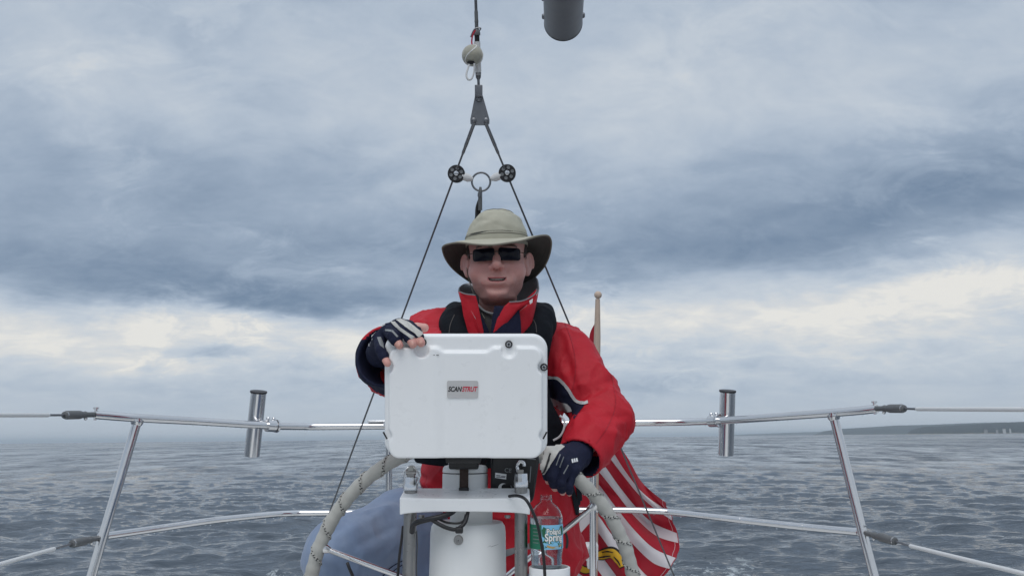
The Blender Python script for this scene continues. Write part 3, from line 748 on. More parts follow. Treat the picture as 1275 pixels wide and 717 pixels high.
MB().lathe([(.0055, 0), (.0055, .02), (.0062, .024), (.0055, .028), (.0055, .05), (.0048, .055)], on(37), ux, 12).build('swage', MT['cast'], bs)
MB().tube([on(32), on(-330)], .0044, 10).build('stay_wire', MT['wire'], bs)
mb = MB(); c = on(39) + np.array([-.006, -.006, 0]); mb.tube(crom([c + CX * -.012 + CZ * -.02, c + CX * .0 + CZ * .004, c + CX * .018 + CZ * .006, c + CX * .006 + CZ * -.010], 6), .0022, 8); mb.build('split_ring', MT['steel_dark'], bs)

ball = thing('tennis_ball', 'faded grey tennis ball with a strap loop hung on the backstay', 'ball', P(588, 69.5, 2.36))
bc = P(588.3, 69.5, 2.37)
mb = MB(); mb.ball(bc, .0318, seg=40, rings=28); mb.build('felt_cover', MT['felt'], ball)
th = np.linspace(0, 2 * math.pi, 120, endpoint=False); A_ = 0.44
seam = np.stack([np.cos(th) * (1 - A_ * .5) + .25 * np.cos(3 * th), np.sin(th) * (1 - A_ * .5) - .25 * np.sin(3 * th), 1.0 * np.sin(2 * th)], 1)
seam /= np.linalg.norm(seam, axis=1)[:, None]; rz = Matrix.Rotation(0.9, 3, 'Y') @ Matrix.Rotation(0.3, 3, 'X'); seam = seam @ np.array(rz).T
MB().tube(bc + seam * .0312, .0017, 8, closed=True).build('seam', MT['coated'], ball)
hc = bc + np.array([-.004, -.012, -.0285]); mb = MB(); mb.ball(hc, (.012, .010, .004), seg=14, rings=6); mb.build('strap_hole', MT['black'], ball)
lp_ = crom([P(584.5, 80, 2.35), P(580.8, 92, 2.35), P(582.5, 99, 2.352), P(587, 98.5, 2.355), P(590, 91, 2.355), P(590.6, 79, 2.35)], 8)
MB().tube(lp_, .0030, 8, squash=(1.0, .5)).build('strap', MT['tape'], ball)
MB().tube(crom([P(588, 57.5, 2.365), P(587.4, 52, 2.365), P(588.6, 44, 2.36), P(592, 38, 2.355)], 6), .0022, 8).build('cord', MT['inkred'], ball)

# ---- adjuster riding on the split legs: ring, two sheave blocks, shackle
def leg_at(i, py):
    a, b_ = legs[i]; lo, hi = 0, 1
    for _ in range(40):
        mid = (lo + hi) / 2; q = a + (b_ - a) * mid; yy = 358.5 - FPX * q.dot(CZ) / q.dot(CY)
        if yy < py: lo = mid
        else: hi = mid
    return a + (b_ - a) * lo
dj = leg_at(0, 220).dot(CY)
adj = thing('backstay_adjuster', 'steel ring between two black sheave blocks pinching the backstay legs', 'rigging', P(598, 260, dj))
RC = P(599, 226.5, dj); th = np.linspace(0, 2 * math.pi, 40, endpoint=False)
MB().tube([RC + (CX * math.cos(a) + CZ * math.sin(a)) * .0285 for a in th], .0032, 10, closed=True).build('ring', MT['steel_dark'], adj)
for px, s in ((568, -1), (631.5, 1)):
    bcn = P(px, 216 if s < 0 else 215.2, dj - .012); r = .0268
    mb = MB(); mb.lathe([(r * .93, 0), (r, .002), (r, .010), (r * .8, .011), (r * .8, .014), (r, .015), (r, .023), (r * .93, .025)], bcn, CY, 36)
    b0 = mb.build('sheave_block', MT['steel_dark'] if False else MT['black'], adj)
    for k in range(6):
        a = 2 * math.pi * k / 6 + .3; c = bcn + (CX * math.cos(a) + CZ * math.sin(a)) * r * .62 - CY * .0003
        MB().lathe([(.0052, 0), (.0052, .0012), (.0036, .0012), (.0036, -.0002)], c, -CY, 12).build('sheave_hole', MT['inkgrey'], b0)
    MB().lathe([(.0072, 0), (.0072, .003), (.004, .004), (0, .004)], bcn, -CY, 16).build('axle', MT['steel'], b0)
    arm = P(px - s * 22, 224 if s < 0 else 223.5, dj); st = bcn + CY * .012 - CX * s * .018 + CZ * -.006
    MB().tube([st, st + (arm - st) * .55, arm - (arm - st) * .08], [.0125, .013, .006], 12).build('taped_arm', MT['tape'], adj)
    MB().tube([arm - (arm - st) * .15, RC + (arm - RC) / np.linalg.norm(arm - RC) * .027], .0036, 10).build('arm_eye', MT['steel_dark'], adj)
mb = MB(); mb.tube([P(598.2, 233, dj - .005), P(598, 240, dj - .006), P(597.6, 262, dj)], [.0036, .0062, .0072], 14); mb.build('shackle', MT['cast'], adj)
mb = MB(); mb.tube([P(597.3, 245, dj - .008), P(597.5, 240, dj - .009)], .0068, 14); mb.build('pin', MT['steel_dark'], adj)
MB().tube([P(596.6, 259, dj + .006), P(594, 272, dj + .012), P(592, 300, dj + .03)], .0075, 12).build('tackle_block', MT['black'], adj)
MB().tube(crom([P(597, 248, dj), P(593.5, 259, dj), P(593, 275, dj)], 5), .004, 8).build('tackle_line', MT['black'], adj)

# ================================================================== BOOM END
def level(px, py, z):
    q = P(px, py, 1.0); return q * (z / q[2])
e0 = P(701.3, 29.5, 2.50); e1 = level(703.0, -90, e0[2]); e2 = e0 + (e1 - e0) * 6
bx = (e2 - e0) / np.linalg.norm(e2 - e0); r = .0600
bo = thing('boom', 'grey boom end hanging overhead at the top of the picture', 'boom', e0)
mb = MB(); mb.lathe([(r - .006, .012), (r - .006, .0), (r - .001, 0), (r, .002), (r, np.linalg.norm(e2 - e0))], e0, bx, 64); mb.build('tube', MT['alu'], bo)
MB().lathe([(0, .010), (r - .0062, .010), (r - .0062, -.001), (r - .0005, -.003), (r + .0006, .0005), (r + .0006, .004)], e0, bx, 64).build('end_cap', MT['alu_dark'], bo)
side = np.cross(bx, UP); side /= np.linalg.norm(side)
for s in (-1, 1):
    for dd in (.045, .150):
        MB().lathe([(.0085, -.002), (.0085, .003), (.006, .006), (.001, .0065)], e0 + bx * dd + side * s * r, side * s, 14).build('rivet', MT['steel_dark'], bo)

# ================================================================== FLAG AND STAFF
staff = thing('flagstaff', 'worn wooden flagstaff with a ball top rising behind his shoulder', 'flagstaff', P(739.5, 720, 3.44))
MB().tube([P(739.5, 720, 3.44), P(743.6, 420, 3.44), P(744.2, 372, 3.44)], [.0155, .0145, .0100], 18).build('pole', MT['wood'], staff)
MB().ball(P(744.6, 367.2, 3.44), .0165, seg=20, rings=14, ).build('ball_finial', MT['wood'], staff)
mb = MB(); mb.box(P(736.6, 686, 3.31), .026, .020, .035, AX, bev=.006); mb.box(P(737, 700, 3.31), .020, .022, .02, AX, bev=.005); mb.box(P(734, 680, 3.285), .010, .012, .012, AX @ np.array(Matrix.Rotation(.8, 3, 'Y')), bev=.003); mb.build('staff_clip', MT['gel2'], staff)
flag = thing('ensign', 'red and white striped flag with a yellow snake hanging from the flagstaff', 'flag', P(744, 405, 3.45))
# stripe borders as they hang (top to bottom), hoist to fly
B_ = [[(741, 402), (734, 418), (735, 450), (746, 500), (768, 548), (783, 572), (797, 597), (812, 612), (829, 625)],
      [(741, 414), (738, 440), (733, 470), (742, 520), (762, 559), (778, 585), (794, 606), (810, 621), (833, 636)],
      [(741, 430), (733, 480), (738, 535), (757, 567), (776, 592), (794, 614), (812, 630), (838, 648)],
      [(740, 450), (729, 500), (735, 560), (752, 578), (772, 606), (795, 634), (815, 651), (844, 663)],
      [(739, 470), (726, 520), (735, 575), (748, 590), (768, 615), (792, 645), (818, 667), (847, 676)],
      [(738, 490), (723, 545), (732, 590), (746, 603), (765, 628), (790, 659), (815, 682), (843, 694)],
      [(738, 510), (720, 565), (729, 608), (745, 622), (764, 648), (787, 676), (812, 700), (833, 708)],
      [(737, 530), (717, 585), (726, 626), (744, 640), (762, 665), (784, 692), (806, 716), (822, 722)],
      [(737, 552), (714, 605), (722, 645), (742, 660), (760, 684), (780, 708), (800, 732), (812, 738)],
      [(736, 575), (711, 625), (718, 664), (740, 680), (757, 702), (774, 725), (792, 748), (800, 754)],
      [(736, 600), (709, 646), (714, 683), (736, 700), (752, 720), (768, 742), (782, 764), (788, 768)],
      [(735, 625), (706, 668), (710, 702), (730, 720), (746, 738), (760, 758), (772, 778), (776, 782)],
      [(735, 650), (704, 690), (706, 722), (724, 740), (738, 756), (750, 774), (760, 790), (764, 795)],
      [(734, 675), (702, 712), (702, 742), (716, 758), (730, 772), (740, 788), (748, 802), (750, 808)]]
nu, per = 57, 4
rows = [crom(np.array([(x, y, 0.0) for x, y in q]), 8)[:, :2] for q in B_]
rows = np.array([np.stack([np.interp(np.linspace(0, 1, nu), np.linspace(0, 1, len(q)), q[:, k]) for k in (0, 1)], 1) for q in rows])
vv = np.linspace(0, 13, 13 * per + 1); lat = np.stack([np.stack([np.interp(vv, np.arange(14), rows[:, i, k]) for k in (0, 1)], 1) for i in range(nu)], 1)
uu = np.linspace(0, 1, nu)[None, :]; v_ = vv[:, None]
fold = .052 * (1 - 2 * np.abs(np.sin(v_ * .42 + uu * 1.9 + .3)) ** .8) * np.clip(uu * 2.2, 0, 1) + .018 * (1 - 2 * np.abs(np.sin(v_ * .9 - uu * 5.2 + 1.0)) ** .7) * np.clip(uu * 1.5, 0, 1) + .020 * np.sin(v_ * 1.9 - uu * 6) * uu + .05 * np.sin(uu * 3.1) + .016 * np.sin(v_ * .4 + uu * 9)
edge = np.exp(-((v_ - 1.4 - 1.4 * uu) / 1.0) ** 2) * .045 * np.clip(uu * 1.6 - .3, 0, 1)
fr = rng.normal(size=(len(vv),)); fr = np.convolve(fr, [.25, .5, .25], 'same'); lat[:, :, 0] += (fr[:, None] * 2.0 * np.clip(uu - .75, 0, 1) * 4)
fold = fold + .05 * fbm(np.stack([lat[..., 0].ravel() * .022, lat[..., 1].ravel() * .022, np.zeros(lat[..., 0].size)], 1), 3).reshape(lat[..., 0].shape) * np.clip(uu * 2, 0, 1)
pts = np.array([[P(lat[i, j, 0], lat[i, j, 1], 3.46 + fold[i, j] + edge[i, j]) for j in range(nu)] for i in range(len(vv))])
for s in range(13):
    sub = pts[s * per:(s + 1) * per + 1].reshape(-1, 3); F_ = [[i * nu + j, i * nu + j + 1, (i + 1) * nu + j + 1, (i + 1) * nu + j] for i in range(per) for j in range(nu - 1)]
    if s: MB().tube(pts[s * per] - CY * .0004, .0011, 6).build('stripe_seam', MT['flagred'], flag)
    raw_mesh('stripe', sub, F_, [MT['flagred' if s % 2 == 0 else 'flagwhite']], None, flag, 180)
MB().tube(pts[:, -1], .0016, 6).build('fly_hem', MT['flagred'], flag); MB().tube(pts[:, -3] - CY * .0006, .0009, 6).build('hem_stitching', MT['flagwhite'], flag)
# snake and its outline lie on the cloth
FB = BVHTree.FromPolygons([Vector(q) for q in pts.reshape(-1, 3)], [(i * nu + j, i * nu + j + 1, (i + 1) * nu + j + 1, (i + 1) * nu + j) for i in range(len(vv) - 1) for j in range(nu - 1)])
def ribbon(line, w): 
    q = crom(np.array([(x, y, 0.) for x, y in line]), 8)[:, :2]; tg = np.gradient(q, axis=0); nrm = np.stack([-tg[:, 1], tg[:, 0]], 1); nrm /= np.linalg.norm(nrm, axis=1)[:, None]
    ww = np.interp(np.linspace(0, 1, len(q)), np.linspace(0, 1, len(w)), w)[:, None]; return np.vstack([q + nrm * ww, (q - nrm * ww)[::-1]])
for nm, line, w, mt, off in (('snake_outline', [(739, 692), (750, 690), (762, 687), (772, 697), (776, 706)], [4, 7.2, 7.2, 6.2, 4], 'ink', .002), ('snake', [(739, 692), (750, 690), (762, 688), (771, 697), (775, 705)], [2.8, 5.6, 5.6, 4.6, 2.8], 'yellow', .004),
                         ('snake_outline', [(716, 699), (722, 706), (730, 709), (738, 706)], [3, 5, 5, 4], 'ink', .002), ('snake', [(717, 699), (723, 706), (730, 709), (738, 706)], [2, 3.6, 3.6, 3], 'yellow', .004),
                         ('snake_marking', [(743, 694), (752, 692), (761, 691)], [.6, 1.1, .5], 'ink', .0055), ('snake_marking', [(749, 687), (757, 685.5), (764, 687)], [.4, .9, .4], 'ink', .0055), ('snake_marking', [(765, 692), (770, 698), (773, 704)], [.5, 1, .5], 'ink', .0055)):
    patch(nm, ribbon(line, w), FB, MT[mt], flag, off, 2.0, .0012)

# ================================================================== INSTRUMENT POD
PC = P(580, 492, 1.5); PXM = 1.5 / FPX        # metres per picture pixel at the pod
def podpt(x, z, y): return PC + CX * x + CZ * z + CY * y
def rrect(x, z, hx, hz, r, cx=0, cz=0):
    qx = np.abs(x - cx) - (hx - r); qz = np.abs(z - cz) - (hz - r)
    return np.hypot(np.maximum(qx, 0), np.maximum(qz, 0)) + np.minimum(np.maximum(qx, qz), 0) - r
def sm(a, b_, k):
    h = np.maximum(k - np.abs(a - b_), 0) / k; return np.minimum(a, b_) - h * h * k * .25
def pxx(px): return (px - 580) * PXM
def pzz(py): return (492 - py) * PXM
def pod_mesh():
    hx, hzz = 102.3 * PXM, 77 * PXM
    xs = axis_grid((-.162, .162, .00145)); zs = axis_grid((-.124, .124, .00145)); ys = axis_grid((-.020, .014, .0011), (.014, .12, .0035))
    F = Field(xs, ys, zs)
    X = F.a[0][:, None, None]; Y = F.a[1][None, :, None]; Z = F.a[2][None, None, :]
    X2 = F.a[0][:, None]; Z2 = F.a[2][None, :]
    taper = np.clip(Y, 0, .1) * .10
    d2 = rrect(X, Z, hx, hzz, .030) + taper
    def ext(d2, dy, r): return np.hypot(np.maximum(d2 + r, 0), np.maximum(dy + r, 0)) + np.minimum(np.maximum(d2 + r, dy + r), 0) - r
    base = ext(d2, np.abs(Y - .052) - .052, .009)
    # raised panel with scallops round the screws
    p2 = rrect(X2, Z2, 95 * PXM, 68.5 * PXM, .020, 0, pzz(500.5))
    for (cx, cy, r) in ((525.5, 435, 9.2), (633.5, 435, 9.2), (482, 456, 8.5), (678, 456.5, 8.5), (480.5, 541, 8.0), (679.5, 541, 8.0)):
        x0, z0 = pxx(cx), pzz(cy); c = np.hypot(X2 - x0, Z2 - z0) - r * PXM
        if cy < 440: c = np.minimum(c, np.maximum(np.abs(X2 - x0) - r * PXM, np.abs(Z2 - z0 - .02) - .02))
        elif cy > 560: c = np.minimum(c, np.maximum(np.abs(X2 - x0) - r * PXM, np.abs(Z2 - z0 + .02) - .02))
        else:
            s = 1 if x0 > 0 else -1; c = np.minimum(c, np.maximum(np.abs(Z2 - z0) - r * PXM, np.abs(X2 - x0 - s * .02) - .02))
        p2 = -sm(-p2, c, .004)
    p2 = -sm(-p2, rrect(X2, Z2, 30 * PXM, 9 * PXM, .008, pxx(579.5), pzz(428)), .014)   # dip at the top middle
    chan = np.clip((31 * PXM - np.abs(X2 - pxx(579))) / .022 + .5, 0, 1)
    chan = chan * chan * (3 - 2 * chan)
    top = -.0125 + .0032 * chan
    pan = ext(p2[:, None, :], np.maximum(top[:, None, :] - Y, Y - .02), .0045)
    F.F = sm(base, pan, .006).astype(np.float32)
    V, Q = F.mesh(); V = relax(V, Q, 2, .4)
    return PC + V @ AX.T, Q
pod = thing('instrument_pod', 'white moulded instrument pod with a small metal badge, under his right hand', 'instrument pod', podpt(0, -.115, .05))
PV, PQ = pod_mesh(); raw_mesh('shell', PV, PQ, [MT['gel']], None, pod, 180)
PB = bvh_of(PV, PQ)
for (px, py) in ((526.5, 426), (633.5, 428.5), (677.3, 457), (678, 541.5), (480.5, 541.5)):
    c = podpt(pxx(px), pzz(py), -.0015)
    if px > 670 or px < 490:
        if py > 500:
            sgn = 1 if px > 600 else -1
            MB().tube([c + CX * .004 * sgn + CZ * .007 - CY * .004, c - CX * .003 * sgn - CZ * .006 - CY * .004], .0016, 8).build('screw_slot', MT['ink'], pod); continue
    s = MB().lathe([(.0070, .006), (.0072, .001), (.0068, -.0015), (.0050, -.002), (.0046, .002)], c, CY, 24).build('screw', MT['black'], pod)
    MB().lathe([(.0046, .003), (.0046, -.003), (.0038, -.0042), (.0021, -.0042), (.0021, .0005), (0, .0005)], c, CY, 18).build('screw_head', MT['steel'], s)
    MB().lathe([(.0021, -.0002), (.0, -.0004)], c, CY, 6).build('socket', MT['ink'], s)
bx_, bz_ = pxx(576.4), pzz(483.7)
byy = -.0098
mb = MB(); n = 6; q = []
for (sx, sz, a0) in ((1, 1, 0), (-1, 1, 90), (-1, -1, 180), (1, -1, 270)):
    for k in range(n + 1):
        a = R(a0 + 90 * k / n); q.append(podpt(bx_ + sx * (19.3 - 2.2) * PXM + 2.2 * PXM * math.cos(a), bz_ + sz * (10.7 - 2.2) * PXM + 2.2 * PXM * math.sin(a), byy + .001))
mb.prism(q, CY * -.0022); badge = mb.build('badge', MT['badge'], pod)
for body, x0, mt in (('SCAN', 567.2, 'ink'), ('STRUT', 585.4, 'inkred')):
    V, Fc = text_geo(body, 8.6 * PXM, shear=.28, offset=.00034, spacing=.95)
    w = V[:, 0].max() - V[:, 0].min(); want = (17.2 if body == 'SCAN' else 19.6) * PXM
    V[:, 0] = (V[:, 0] - (V[:, 0].max() + V[:, 0].min()) / 2) * want / w
    V3 = np.array([podpt(pxx(x0) + v[0], bz_ + v[1] + .1 * PXM, byy - .0018) for v in V])
    raw_mesh('lettering', V3, Fc, [MT[mt]], None, badge, 0)
for (px, w) in ((541.3, 1.0), (545.0, 1.1), (546.8, .6)):
    MB().box(podpt(pxx(px), pzz(441.2), -.0118), w * PXM * .7, .0012, .35 * PXM, AX).build('scuff', MT['ink'], pod)
mb = MB(); mb.box(P(578, 569, 1.57), .034, .030, .006, AX, bev=.003); mb.box(P(578, 572, 1.62), .030, .020, .016, AX, bev=.004); mb.build('shade_mount', MT['black'], pod)  # black bracket added, also stands in for jacket and lifejacket shadow below the pod

# ================================================================== BINNACLE, GUARD AND SHELF
ped = thing('binnacle', 'white steering pedestal standing under the instrument pod', 'steering pedestal', P(583, 980, 1.62))
PD = 1.63; ux = UP
def colz(py, d=PD): return P(583, py, d)
c0 = colz(648); pm = PD / FPX
base_c = np.array([c0[0], c0[1], 0])
def zof(py, d=PD): return P(583, py, d)[2]
cxy = np.array([P(582.7, 680, PD)[0], P(583, 680, PD)[1], 0.0])
r1, r2 = 47.6 * pm, 49.0 * pm
z0, z1 = zof(715), zof(650)
MB().lathe([(r1, z0), (r1 * .985, z1 - .020), (r1 * .965, z1 - .008), (r1 * .90, z1), (r1 * .62, z1 + .002)], cxy, UP, 64).build('column', MT['gel2'], ped)
MB().lathe([(r2 * 1.10, -.90), (r2 * 1.0, -.55), (r2, z0 - .004), (r2 * .985, z0 - .0012), (r2 * .9, z0 - .001)], cxy, UP, 64).build('column_base', MT['gel2'], ped)
nx = P(586.5, 645, PD)[0]; MB().lathe([(26.5 * pm, zof(656)), (26.5 * pm, zof(620))], np.array([nx, cxy[1], 0]), UP, 48).build('neck', MT['gel2'], ped)
cc = np.array([P(578.3, 600, PD)[0], cxy[1], 0]); rc = 28.6 * pm
MB().lathe([(rc, zof(622)), (rc, zof(590.2)), (rc - .0015, zof(589.6))], cc, UP, 56).build('compass_drum', MT['gel2'], ped)
MB().lathe([(rc - .002, zof(590.5)), (rc - .002, zof(588.5))], cc, UP, 48).build('seal', MT['ink'], ped)
MB().lathe([(rc - .0012, zof(588.6)), (rc, zof(588.0)), (rc - .0006, zof(583)), (rc - .004, zof(580.2)), (rc - .012, zof(579.2)), (.0, zof(578.8))], cc, UP, 56).build('compass_lid', MT['gel2'], ped)
# strap over the drum, its buckle
pts_ = []
sx = P(576.8, 600, PD - rc)[0]
for zz, off in ((zof(570), .002), (zof(578.4), .002), (zof(579.6), rc - .006), (zof(582), rc + .001), (zof(590), rc + .0018), (zof(606), rc + .0018)):
    pts_.append((off, zz))
V = []
for (off, zz) in pts_:
    for dxx in (-.0088, .0088):
        V.append([sx + dxx, cxy[1] - max(0.0, math.sqrt(max(off * off - (sx + dxx - cc[0]) ** 2, 0))), zz])
V = np.array(V); V2 = V + np.array([0, -.0018, 0.0006]); n_ = len(pts_)
Fc = [[2 * i, 2 * i + 1, 2 * i + 3, 2 * i + 2] for i in range(n_ - 1)]; N_ = len(V)
Fc2 = [[a + N_ for a in f] for f in Fc] + [[2 * i, 2 * i + 2, 2 * i + 2 + N_, 2 * i + N_] for i in range(n_ - 1)] + [[2 * i + 1, 2 * i + 3, 2 * i + 3 + N_, 2 * i + 1 + N_] for i in range(n_ - 1)]
raw_mesh('strap', np.vstack([V, V2]), Fc + Fc2, [MT['brownstrap']], None, ped, 40)
mb = MB(); mb.box(np.array([sx, cxy[1] - rc - .0035, zof(611)]), .0100, .004, .0090, bev=.0015); mb.build('buckle', MT['black'], ped)
ec = np.array([P(573.7, 667, PD)[0], 0, zof(666.2)]); ec[1] = cxy[1] - math.sqrt(r1 ** 2 - (ec[0] - cxy[0]) ** 2) - .001
mb = MB(); mb.lathe([(.0093, .004), (.0093, -.001), (.0080, -.0028), (.0026, -.0028), (.0022, .0), (0, .0)], ec, (0, 1, 0), 24); mb.build('cable_clip_screw', MT['steel_worn'], ped)
# fine crack in the gelcoat
CB = BVHTree.FromPolygons([Vector(v) for v in (np.array([[cxy[0] + r1 * math.cos(a), cxy[1] + r1 * math.sin(a), zz] for zz in (z0, z1) for a in np.linspace(-math.pi, 0, 40)]))], [(i, i + 1, i + 41, i + 40) for i in range(39)])
q = [(606, 681), (610, 678.5), (611, 680), (616, 678.2), (622, 676), (616, 678.7), (611, 680.5), (610, 679)]
patch('scratch', q, CB, MT['inkgrey'], ped, .0012, 2.0, .0006)

guard = thing('pedestal_guard', 'pair of dull steel guard tubes standing either side of the white pedestal', 'guard rail', P(580, 980, 1.57))
GD = 1.575; gr = 8.0 * GD / FPX
for (px, top) in ((510.5, 608), (648.8, 605)):
    xx, yy = P(px, 650, GD)[:2]; zt = P(px, top, GD)[2]; org = np.array([xx, yy, 0])
    MB().lathe([(gr, -.90), (gr, zt)], org, UP, 32).build('tube', MT['steel_worn'], guard)
    cr = 9.0 * GD / FPX; zc0 = P(px, 611 if px < 600 else 607, GD)[2]; zc1 = P(px, 594 if px < 600 else 589.5, GD)[2]
    f = MB().lathe([(gr, zc0), (cr, zc0 + .001), (cr, zc0 + .013), (cr * .93, zc0 + .0145), (cr * .93, zc1 - .002), (cr * .88, zc1), (.0, zc1)], org, UP, 32).build('cap_fitting', MT['steel'], guard)
    if px < 600:
        c = np.array([xx, yy, zc1])
        mb = MB(); mb.box(c + np.array([0, 0, .006]), .0078, .007, .0075, bev=.002); mb.tube([c + np.array([-.010, -.003, .009]), c + np.array([.010, -.003, .009])], .0048, 12); mb.build('toggle', MT['steel_worn'], f)
        q = crom([c + np.array(v) for v in ((-.0135, -.006, -.022), (-.0145, -.006, -.006), (-.0125, -.006, .012), (-.004, -.005, .0195), (.006, -.004, .019), (.0145, -.004, .008), (.017, -.005, -.002), (.0125, -.006, -.012))], 6)
        MB().tube(q, .0013, 8).build('bail', MT['steel'], f)
        MB().lathe([(.008, .012), (.0085, .016), (.006, .022), (0, .023)], c, UP, 16).build('knob', MT['cord'], f)
    else:
        c = np.array([xx, yy, zc1])
        q = crom([c + np.array(v) for v in ((-.002, 0, -.004), (-.006, 0, .006), (-.0075, 0, .014), (-.003, 0, .022), (.005, 0, .0205), (.0065, 0, .014))], 6)
        MB().tube(q, .0036, 10).build('hook', MT['steel'], f)
        mb = MB(); mb.box(c + np.array([-.001, 0, .002]), .0062, .006, .006, bev=.002); mb.build('hook_base', MT['steel_worn'], f)

shelf = thing('guard_shelf', 'white plastic cross shelf bolted across the two guard tubes', 'shelf', P(578.5, 641, 1.55))
nS = 32; V = []
for i in range(nS + 1):
    u = i / nS; px = 497.5 + 162.5 * u; lowy = 641.3 - 6.0 * max(0.0, 1 - (2 * u - 1) ** 2) ** .6 if 0.03 < u < .97 else 641.3
    bow = -.010 * (1 - (2 * u - 1) ** 2)
    for (py, d) in ((lowy, 1.545), (619.2, 1.545), (619.2, 1.62), (lowy, 1.62)):
        V.append(P(px, py, 1.545) + CY * bow * (d < 1.6) + CY * (d - 1.545))
Fc = [[0, 1, 2, 3], [4 * nS + k for k in (3, 2, 1, 0)]]
for i in range(nS):
    for k in range(4): Fc.append([4 * i + k, 4 * i + (k + 1) % 4, 4 * i + 4 + (k + 1) % 4, 4 * i + 4 + k])
o = raw_mesh('board', V, Fc, [MT['gel']], None, shelf, 30)
bv = o.modifiers.new('rounded edges', 'BEVEL'); bv.width = .003; bv.segments = 3; bv.limit_method = 'ANGLE'; bv.angle_limit = R(50)
for px in (505, 652):
    mb = MB(); mb.lathe([(.006, 0), (.006, -.004), (.003, -.006), (0, -.006)], P(px + (20 if px < 600 else -20), 641, 1.56), UP, 12); mb.build('bolt', MT['steel_worn'], shelf)

# ---- cables
def cable(label, pts, r, mt='rubber', name='cable'):
    o = thing(name, label, 'cable', P(*pts[0]))
    MB().tube(crom(PP(pts), 10), r, 12).build('sheath', MT[mt], o); return o
cable('thick black cable looping from the left guard tube up under the shelf', [(513, 662, 1.560), (516, 652, 1.545), (530, 647, 1.535), (548, 643, 1.535), (562, 638, 1.545), (569, 630, 1.565)], .0052)
cable('thin black cable sagging below the shelf to the clip screw', [(538, 647, 1.535), (552, 655, 1.53), (566, 659, 1.53), (573, 656, 1.53), (579, 650, 1.535), (582, 640, 1.545), (583.5, 630, 1.57)], .0038)
cable('second thin black cable under the shelf beside the thick one', [(544, 645, 1.542), (556, 650, 1.542), (570, 651, 1.542), (577, 648, 1.545), (580, 640, 1.55)], .0022)
cable('blue-black cable running just under the shelf above the thick loop', [(520, 648, 1.552), (540, 646, 1.545), (556, 642.5, 1.545), (566, 636, 1.552), (571, 628, 1.57)], .0030, 'navy')
mb = cable('black cable arching off the shelf end down in front of the water bottle', [(634, 617.5, 1.535), (644, 616.8, 1.515), (654, 621, 1.495), (662, 634, 1.488), (669, 652, 1.485), (674, 676, 1.485), (677.5, 700, 1.485), (680, 760, 1.49)], .0030)
cable('thin black cord hanging beside the left guard tube over his jeans', [(502, 655, 1.59), (500, 672, 1.60), (497, 695, 1.61), (494, 735, 1.62)], .0028)
cable('grey cord tied down the inner side of the left guard tube', [(518.8, 660, 1.575), (519.4, 680, 1.575), (518.6, 700, 1.575), (519, 740, 1.575)], .0014, 'wire')
o = thing('cable_knot', 'black cable tie holding the sagging cable to the clip screw', 'cable tie', P(572, 662, 1.53)); mb = MB(); mb.box(P(571.8, 659.5, 1.527), .0075, .006, .0055, AX, bev=.0025); mb.build('tie', MT['black'], o)

# ================================================================== STEERING WHEEL
wd = 1.82; WC = P(588, 751, wd); WR = 203 / FPX * wd; wr = .0148
wheel = thing('steering_wheel', 'steel steering wheel with a rim wrapped in off-white cord', 'steering wheel', WC)
def wpt(a, r, y=0.0): return WC + (CX * math.cos(a) + CZ * math.sin(a)) * r + CY * y
nA = 4200; seg = 18; aa = np.linspace(0, 2 * math.pi, nA, endpoint=False)[:, None]; bb = np.linspace(0, 2 * math.pi, seg, endpoint=False)[None, :]
wob = .0006 * np.sin(aa * 41) + .0005 * np.sin(aa * 97 + 1)
rad_ = wr + wob + .0010 * np.abs(np.sin(aa * 420 + bb * .5))
rr_ = WR + rad_ * np.cos(bb); yy_ = rad_ * np.sin(bb)
V = WC + (CX[None, None] * np.cos(aa)[..., None] + CZ[None, None] * np.sin(aa)[..., None]) * rr_[..., None] + CY[None, None] * yy_[..., None]
i, j = np.meshgrid(np.arange(nA), np.arange(seg), indexing='ij')
Q = np.stack([i * seg + j, ((i + 1) % nA) * seg + j, ((i + 1) % nA) * seg + (j + 1) % seg, i * seg + (j + 1) % seg], -1).reshape(-1, 4)
rim = raw_mesh('rim', V.reshape(-1, 3), Q, [MT['cord']], None, wheel, 180)
# tracer line of the lashing: two twisted strands with dark flecks spiralling round the rim
def spiral(off, name):
    turns = 36; n = 2600; V = []; mi = []; Fc = []; sg = 6; prev = None
    for k in range(n + 1):
        a = 2 * math.pi * k / n; b_ = -a * turns + off
        tw = 2 * math.pi * k / 9.0 + off * 5
        rc_ = wr + .0013 + .0006 * math.cos(tw); bo_ = b_ + .08 * math.sin(tw)
        for s in range(sg):
            q = 2 * math.pi * s / sg; r_ = rc_ + .0015 * math.cos(q); bq = bo_ + .0015 * math.sin(q) / wr; da = .0
            V.append(WC + (CX * math.cos(a + .0015 * math.sin(q) / WR) + CZ * math.sin(a + .0015 * math.sin(q) / WR)) * (WR + r_ * math.cos(bq)) + CY * r_ * math.sin(bq))
    rr = random.Random(3)
    for k in range(n):
        dark = (k // 2 + (1 if off else 0)) % 3 == 0
        for s in range(sg):
            Fc.append([k * sg + s, k * sg + (s + 1) % sg, (k + 1) * sg + (s + 1) % sg, (k + 1) * sg + s]); mi.append(1 if dark else 0)
    return raw_mesh(name, np.array(V), np.array(Fc), [MT['cord'], MT['ink']], mi, rim, 180)
spiral(0.0, 'lashing_cord'); spiral(.24, 'lashing_cord')
MB().lathe([(.055, -.025), (.06, -.015), (.06, .015), (.05, .03), (.0, .032)], WC, CY, 40).build('hub', MT['steel'], wheel)
